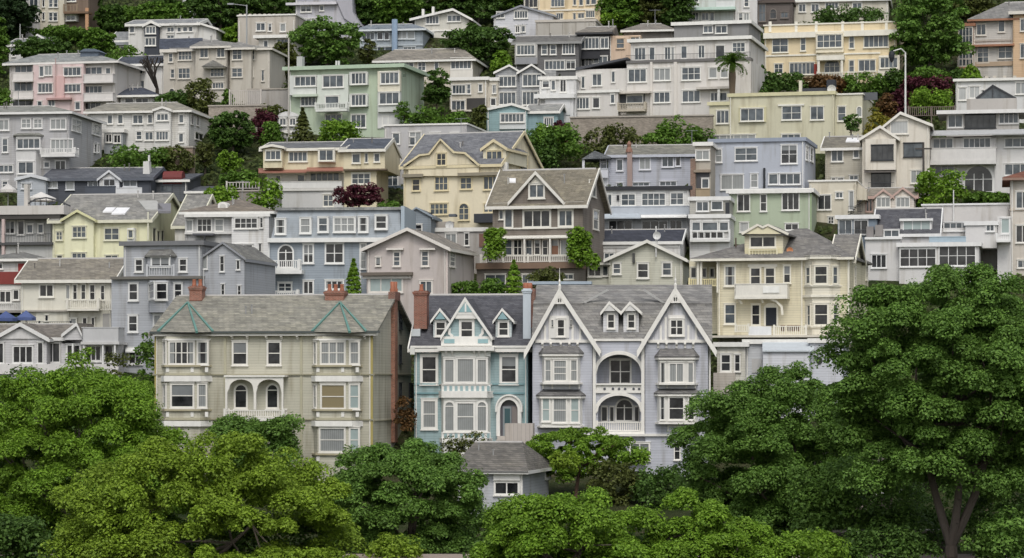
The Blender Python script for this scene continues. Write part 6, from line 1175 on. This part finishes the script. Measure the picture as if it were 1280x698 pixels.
conifer('pointed bright cypress in front of the brown house', 628, 326, 657, 385, D=228, kind='bright', n=2200, slim=True, leaf=.26)
G2 = 'climbing plants on the brown house'
shrub('climbing ivy column on the left of the brown house verandah', 606, 286, 630, 324, 233.6, 'bright', .24, group=G2, name='climbing_ivy', cat='ivy', depth=.5, nc=70, ground_it=False, box=True)
shrub('climbing ivy spreading beside the brown house right corner', 711, 284, 738, 334, 233.2, 'bright', .24, group=G2, name='climbing_ivy', cat='ivy', depth=.6, nc=90, ground_it=False, box=True)
shrub('ivy tuft over the fence right of the brown house', 732, 318, 750, 336, 232.6, 'bright', .22, group=G2, name='climbing_ivy', cat='ivy', depth=.6, ground_it=False)

# rough ground cover on the open slopes between the houses
n = 110000; x = rng.uniform(-75, 75, n); y = rng.uniform(203, 346, n); w_ = np.sin(x*.9+y*.35)+np.sin(x*.33-y*.61)+rng.normal(size=n)*.6
ok = np.ones(n, bool)
for (lx, ly, yw, a0, a1, c0, c1) in FOOT:
    ca, sa = math.cos(yw), math.sin(yw); dx, dy_ = x-lx, y-ly; uu = ca*dx-sa*dy_; vv = sa*dx+ca*dy_; ok &= ~((uu > a0-.3) & (uu < a1+.3) & (vv > c0-1.2) & (vv < c1+.3))
x, y, w_ = x[ok], y[ok], w_[ok]; n = len(x)
hgt = np.clip(.18+.16*w_, .03, .8)*rng.random(n)**.5; P = np.stack([x, y, hill(y)-.1+hgt], -1); Nn = np.stack([np.zeros(n), -.5*np.ones(n), np.ones(n)], -1)+rng.normal(size=(n, 3))*.45
o = leafmesh('ground_cover', P, Nn, .5*(.5+.8*rng.random(n)), leafmat('cover', (.028, .052, .013), (.10, .125, .035))); tag(o, 'rough grass and weeds on the open slopes between houses', 'ground cover', kind='stuff')
full(); shrub('dense green thicket between the deep green tree and the forked trunk', 985, 572, 1160, 700, 158.2, 'lush', .17, group='low bushes along the street', depth=1.6, dens=1.2)
shrub('leafy bush at the foot of the garage cottage', 560, 640, 650, 700, 170, 'lush', .17, group='low bushes along the street', depth=1.2)
tile(0, 0); full()
for l, x0, y0, x1, y1, k in (('woodland tree behind the white modern house, dull green', 158, 2, 242, 42, 'mid'), ('wide dark woodland tree left of the mauve house', 226, -16, 322, 40, 'dark'), ('dark woodland tree behind the flat beige parapet house', 290, -20, 370, 30, 'dark'), ('broad woodland tree over the vent pipe house', 434, -20, 526, 34, 'mid'), ('dark woodland tree at the top edge left of centre', 500, -24, 606, 24, 'dark'), ('dull green woodland tree behind the lilac grey house', 590, -24, 660, 20, 'mid'), ('round woodland tree right of the buttery house wing', 738, -14, 806, 34, 'mid'), ('dark woodland tree beside the mint terrace house', 796, -22, 866, 26, 'dark'), ('olive brown woodland tree between the huge dark tree and the orange trimmed house', 1168, -26, 1246, 34, 'olive'), ('dark woodland tree at the very left of the top edge', -30, -20, 48, 58, 'conifer'), ('low woodland tree above the concrete block', 640, -20, 700, 20, 'dark'), ('small dark tree above the brown brick house', 930, -22, 975, 12, 'dark')):
    tree(l, x0, y0, x1, y1, None, k, leaf=.42, group='woodland trees along the top')
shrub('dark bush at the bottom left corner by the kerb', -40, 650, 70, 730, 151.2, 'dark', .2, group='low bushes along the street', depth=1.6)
shrub('dark bush added to darken the ground by the forked grey trunk', 1040, 662, 1170, 730, 150.2, 'dark', .18, group='low bushes along the street', depth=1.2)  # added bush, dark leaves stand in for the gloom on the ground
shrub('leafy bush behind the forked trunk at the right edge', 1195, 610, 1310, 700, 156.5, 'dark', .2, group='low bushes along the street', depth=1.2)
tile(0, 1); shrub('scruffy brown green growth hanging on the brown terraced wall', *px(790, 20), *px(970, 150), 268, 'olive', .26, dens=.5, depth=.8)
# palm
tile(2, 0); X0, Y0 = px(1098, 490); X1, Y1 = px(1096, 325); D = 282.8; gx = (X0-640)*D/FOC; gz = float(hill(D))-.5; zt = CAMZ+(HOR-Y1)*D/FOC-gz
r = root('palm_tree', (gx, D, gz), 'palm tree with shaggy brown trunk before the off white apartments', 'palm tree', 'trees on the hillside'); m = MB()
prof = [(.26, -1), (.27, zt*.3), (.34, zt*.5), (.29, zt*.62), (.38, zt*.85), (.28, zt)]; m.lathe(prof, 0, 0, 10); m.build('trunk', plain('palm_bark', (.13, .1, .07), .95), r); P = []; Nn = []; S = []
for i in range(46):
    a = random.random()*6.283; el = random.uniform(-.2, 1.4); L = random.uniform(1.5, 2.1); p = np.array([0., 0., zt+.2])
    for k in range(14):
        e = el-1.5*(k/14)**1.4; p = p+np.array([math.cos(a)*math.cos(e), math.sin(a)*math.cos(e), math.sin(e)])*L/14
        for sgn in (-1, 1): P.append(p+np.array([-math.sin(a), math.cos(a), -.35])*sgn*.12); Nn.append([-math.sin(a)*.3*sgn, .2, 1.0]); S.append(.27)
o = leafmesh('crown', np.array(P), np.array(Nn)+rng.normal(size=(len(P), 3))*.2, np.array(S), lm('mid')); o.parent = r
# bare tree
tile(0, 0); X0, Y0 = px(785, 500); D = 293.; gx = (X0-640)*D/FOC; gz = float(hill(D))-.3; m = MB(); H = 185/3.988*D/FOC+1
def grow(p, d, L, r, lev):
    q = p+d*L; m.tube(p, q, r, r*.7, 5)
    if lev == 0: return
    for _ in range(3 if lev > 1 else 2): grow(q, (d+Vector((random.uniform(-.9, .9), random.uniform(-.9, .9), random.uniform(-.1, .5)))).normalized(), L*.68, r*.62, lev-1)
grow(Vector((0, 0, 0)), Vector((0, 0, 1)), H*.46, .28, 4); tag(o := m.build('bare_tree', plain('dark_bark', (.045, .038, .032), .9)), 'leafless dark tree in front of the white cottage', 'tree', 'trees on the hillside'); o.location = (gx, D, gz)
# ================================================================= walls, poles, terrace things
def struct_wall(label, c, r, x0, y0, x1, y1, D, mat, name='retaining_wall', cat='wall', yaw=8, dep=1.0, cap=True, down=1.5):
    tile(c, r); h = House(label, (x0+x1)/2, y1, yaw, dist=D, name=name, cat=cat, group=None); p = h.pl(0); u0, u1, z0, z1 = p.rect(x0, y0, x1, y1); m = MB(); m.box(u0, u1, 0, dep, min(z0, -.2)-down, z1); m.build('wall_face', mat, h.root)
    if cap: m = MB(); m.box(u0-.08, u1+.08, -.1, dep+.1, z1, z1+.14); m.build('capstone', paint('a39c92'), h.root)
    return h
stone = brick('8f877c')
struct_wall('long stained grey retaining wall under the big off white apartments', 2, 0, 290, 584, 1000, 672, 279.5, stone, yaw=9)
struct_wall('brown terraced retaining wall right of the long hedge', 0, 1, 800, 40, 960, 190, 269, brick('8a7768'))
struct_wall('low pale garden wall on the bank right of the tank shed', 0, 1, 1080, 258, 1300, 296, 259, wall('8f857c', 'stuc'))
struct_wall('curved looking grey garden wall left of the pale green apartments', 1, 0, -40, 448, 160, 520, 288.5, wall('a29c95', 'stuc'))
struct_wall('low terrace wall under the large beige stucco house', 0, 0, 1040, 530, 1330, 570, 285, brick('9d9489'))
struct_wall('plain grey wall below the yellow house hedges', 3, 0, -30, 458, 160, 482, 297, wall('a39e95', 'stuc'))
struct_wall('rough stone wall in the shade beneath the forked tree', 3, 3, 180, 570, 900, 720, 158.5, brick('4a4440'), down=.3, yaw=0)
struct_wall('beige boarded screen wall beside the teal house doorstep', 1, 3, 1240, 26, 1380, 118, 199, wall('b7aba0', 'board', .3), name='garden_wall', cap=False)
def fence(label, c, r, x0, y0, x1, y1, D, col, style='bal', yaw=8, gap=.3):
    tile(c, r); h = House(label, (x0+x1)/2, y1, yaw, dist=D, name='garden_fence', cat='fence', group=None); h.rail(x0, x1, y0, y1, 0, style, col, gap=gap, name='fence_panel')
    u0, u1, z0, z1 = h.pl(0).rect(x0, y0, x1, y1); n = max(2, int((u1-u0)/2))
    for i in range(n+1): m = MB(); x = u0+(u1-u0)*i/n; m.box(x-.06, x+.06, .05, .17, min(z0, 0)-.8, z1+.05); m.build('fence_post', h.mt(col), h.root)
fence('white board fence stepping up beside the beige stucco house', 0, 0, 1145, 450, 1300, 528, 287, 'b9b3ac', gap=.2)
fence('white picket fence on the bank right of the tank shed', 0, 1, 1130, 210, 1290, 245, 261, 'bab6b0')
fence('brown plank fence left of the white roof terrace house', 3, 0, 700, 532, 930, 580, 283, '6d6259', gap=.2)
fence('dark iron railing along the patio behind the bungalow', 0, 2, 40, 208, 350, 246, 225, '3c3f44', 'iron')
fence('pale garden railing in front of the wide yellow house hedge', 3, 0, 330, 372, 560, 392, 301.5, 'c9c4ba')
def pole(label, c, r, x, y0, y1, D, rad, col, name='utility_pole', cat='pole', lamp=None):
    tile(c, r); X, Y = px(x, y0); gx = (X-640)*D/FOC; z1 = CAMZ+(HOR-Y)*D/FOC; gz = min(float(hill(D)), CAMZ+(HOR-px(x, y1)[1])*D/FOC)-.3
    rt = root(name, (gx, D, gz), label, cat); m = MB(); m.tube((0, 0, 0), (0, 0, z1-gz), rad*1.2, rad*.8, 8); m.build('post', paint(col), rt)
    if lamp == 'head':
        m = MB(); m.tube((0, 0, z1-gz-.05), (-.5, -.3, z1-gz+.35), rad*.7, rad*.6, 6); m.tube((-.5, -.3, z1-gz+.35), (-1.3, -.4, z1-gz+.1), rad*.6, rad*.6, 6); m.build('lamp_arm', paint(col), rt); m = MB(); m.lathe([(.1, z1-gz+.12), (.26, z1-gz), (.32, z1-gz-.3), (.3, z1-gz-.6), (.14, z1-gz-1.0), (.05, z1-gz-1.1)], -1.5, -.4, 10); m.build('lamp_head', paint('2f3236'), rt)
    if lamp == 'arm': m = MB(); m.tube((0, 0, z1-gz-.1), (-1.6, 0, z1-gz+.1), rad*.5, rad*.4, 5); m.build('lamp_arm', paint(col), rt); m = MB(); m.box(-2.2, -1.5, -.15, .15, z1-gz, z1-gz+.18); m.build('lamp_head', paint('8d8f92'), rt)
    if lamp == 'cross': m = MB(); m.box(-.8, .8, -.06, .06, z1-gz-.7, z1-gz-.55); m.build('crossarm', paint(col), rt)
pole('white street lamp with hanging dark lantern before the huge dark tree', 3, 0, 685, 262, 565, 286, .1, 'd3d3cf', 'street_lamp', 'street lamp', 'head')
pole('thin street lamp above the beige stucco house', 0, 0, 1230, 25, 225, 309, .09, '9a9c9c', 'street_lamp', 'street lamp', 'arm')
pole('thin pale pole left of the white cottage at top left', 0, 0, 100, 120, 210, 316, .07, 'a9aaa8')
pole('slim white flagpole over the modern terraced villa', 3, 1, 925, 250, 440, 245, .06, 'cfcfcc', 'flagpole', 'flagpole')
pole('dark utility pole beside the cream gabled house', 3, 1, 775, 12, 165, 262.5, .11, '4a4643', lamp='cross')
pole('tall pale mast at the left of the pale green apartments', 1, 0, 163, 190, 560, 283, .09, 'b0aca4', 'mast', 'mast')
def umbrella(label, c, r, x, y, w, D, col, tent=False):
    tile(c, r); X, Y = px(x, y); gx = (X-640)*D/FOC; z = CAMZ+(HOR-Y)*D/FOC; R = w/FS*D/FOC/2; rt = root('patio_umbrella', (gx, D, z-2.3), label, 'umbrella', 'patio umbrellas'); m = MB(); m.tube((0, 0, -.5), (0, 0, 2.3), .04); m.build('pole', paint('8c8c8a'), rt)
    m = MB(); n = 8; vs = [(0, 0, 2.35)]+[(R*math.cos(6.283*i/n), R*math.sin(6.283*i/n), 1.75) for i in range(n)]+[(R*math.cos(6.283*i/n), R*math.sin(6.283*i/n), 1.5) for i in range(n)]
    m.add(vs, [(0, 1+i, 1+(i+1) % n) for i in range(n)]+[(1+i, 1+n+i, 1+n+(i+1) % n, 1+(i+1) % n) for i in range(n)]); m.build('canopy', paint(col), rt)
umbrella('blue patio umbrella at the left edge behind the bungalow', 0, 2, 30, 158, 110, 224, '47557f'); umbrella('right of two blue umbrellas behind the bungalow', 0, 2, 130, 155, 100, 225.2, '4f5d86'); umbrella('white garden parasol on the left flat roof terrace', 0, 1, 205, 262, 150, 249, 'cbc8c2'); umbrella('pale parasol at the far left terrace corner', 0, 1, 40, 220, 90, 251, 'bdbab5')
# house behind the right hand trees, shade darkened into its wall and roof colours
tile(3, 3)
h = House('small beige house with white porch in the shade of the right hand trees', 480, 430, 6, '8d7d70', '665f57', dist=178, mixk='d'); b = h.blk(250, 620, 260, None, ('gs', 190), dep=7); h.balc(540, 660, 340, 372, 384, 0, 1.2, 'bal', 'c9c9c6'); w = bpy.data.worlds.new("World"); SC.world = w; w.use_nodes = True
nt = w.node_tree; nt.nodes.clear()
o = nt.nodes.new('ShaderNodeOutputWorld'); bg = nt.nodes.new('ShaderNodeBackground'); sk = nt.nodes.new('ShaderNodeTexSky'); hs = nt.nodes.new('ShaderNodeHueSaturation')
sk.sky_type = 'NISHITA'; sk.sun_disc = False
SUN_EL, SUN_AZ = math.radians(52), math.radians(178)    # azimuth clockwise from +Y
sk.sun_elevation = SUN_EL; sk.sun_rotation = SUN_AZ; sk.dust_density = 3; sk.air_density = 1
hs.inputs['Saturation'].default_value = .35
bg.inputs['Strength'].default_value = .15
nt.links.new(sk.outputs[0], hs.inputs['Color']); nt.links.new(hs.outputs[0], bg.inputs[0]); nt.links.new(bg.outputs[0], o.inputs[0])
ld = bpy.data.lights.new('sun', 'SUN'); ld.energy = 1.0; ld.angle = math.radians(22); ld.color = (1, .96, .9)
lo = bpy.data.objects.new('sun', ld); COL.objects.link(lo)
d = Vector((math.sin(SUN_AZ)*math.cos(SUN_EL), math.cos(SUN_AZ)*math.cos(SUN_EL), math.sin(SUN_EL)))
lo.rotation_euler = (-d).to_track_quat('-Z', 'Y').to_euler(); lo.location = d*300
cd = bpy.data.cameras.new('camera'); cam = bpy.data.objects.new('camera', cd); COL.objects.link(cam)
cam.location = (0, 0, CAMZ); cam.rotation_euler = (math.pi/2, 0, 0)
cd.sensor_width = 36; cd.lens = 36*FOC/1280; cd.shift_y = (HOR-349)/1280; cd.clip_start = 1; cd.clip_end = 4000
SC.camera = cam
SC.view_settings.view_transform = 'Standard'; SC.view_settings.look = 'None'; SC.view_settings.gamma = 1; SC.view_settings.exposure = .14
SC.render.engine = 'CYCLES'; SC.cycles.max_bounces = 5; SC.cycles.diffuse_bounces = 3; SC.cycles.glossy_bounces = 2; SC.cycles.transmission_bounces = 3
SC.cycles.use_denoising = True
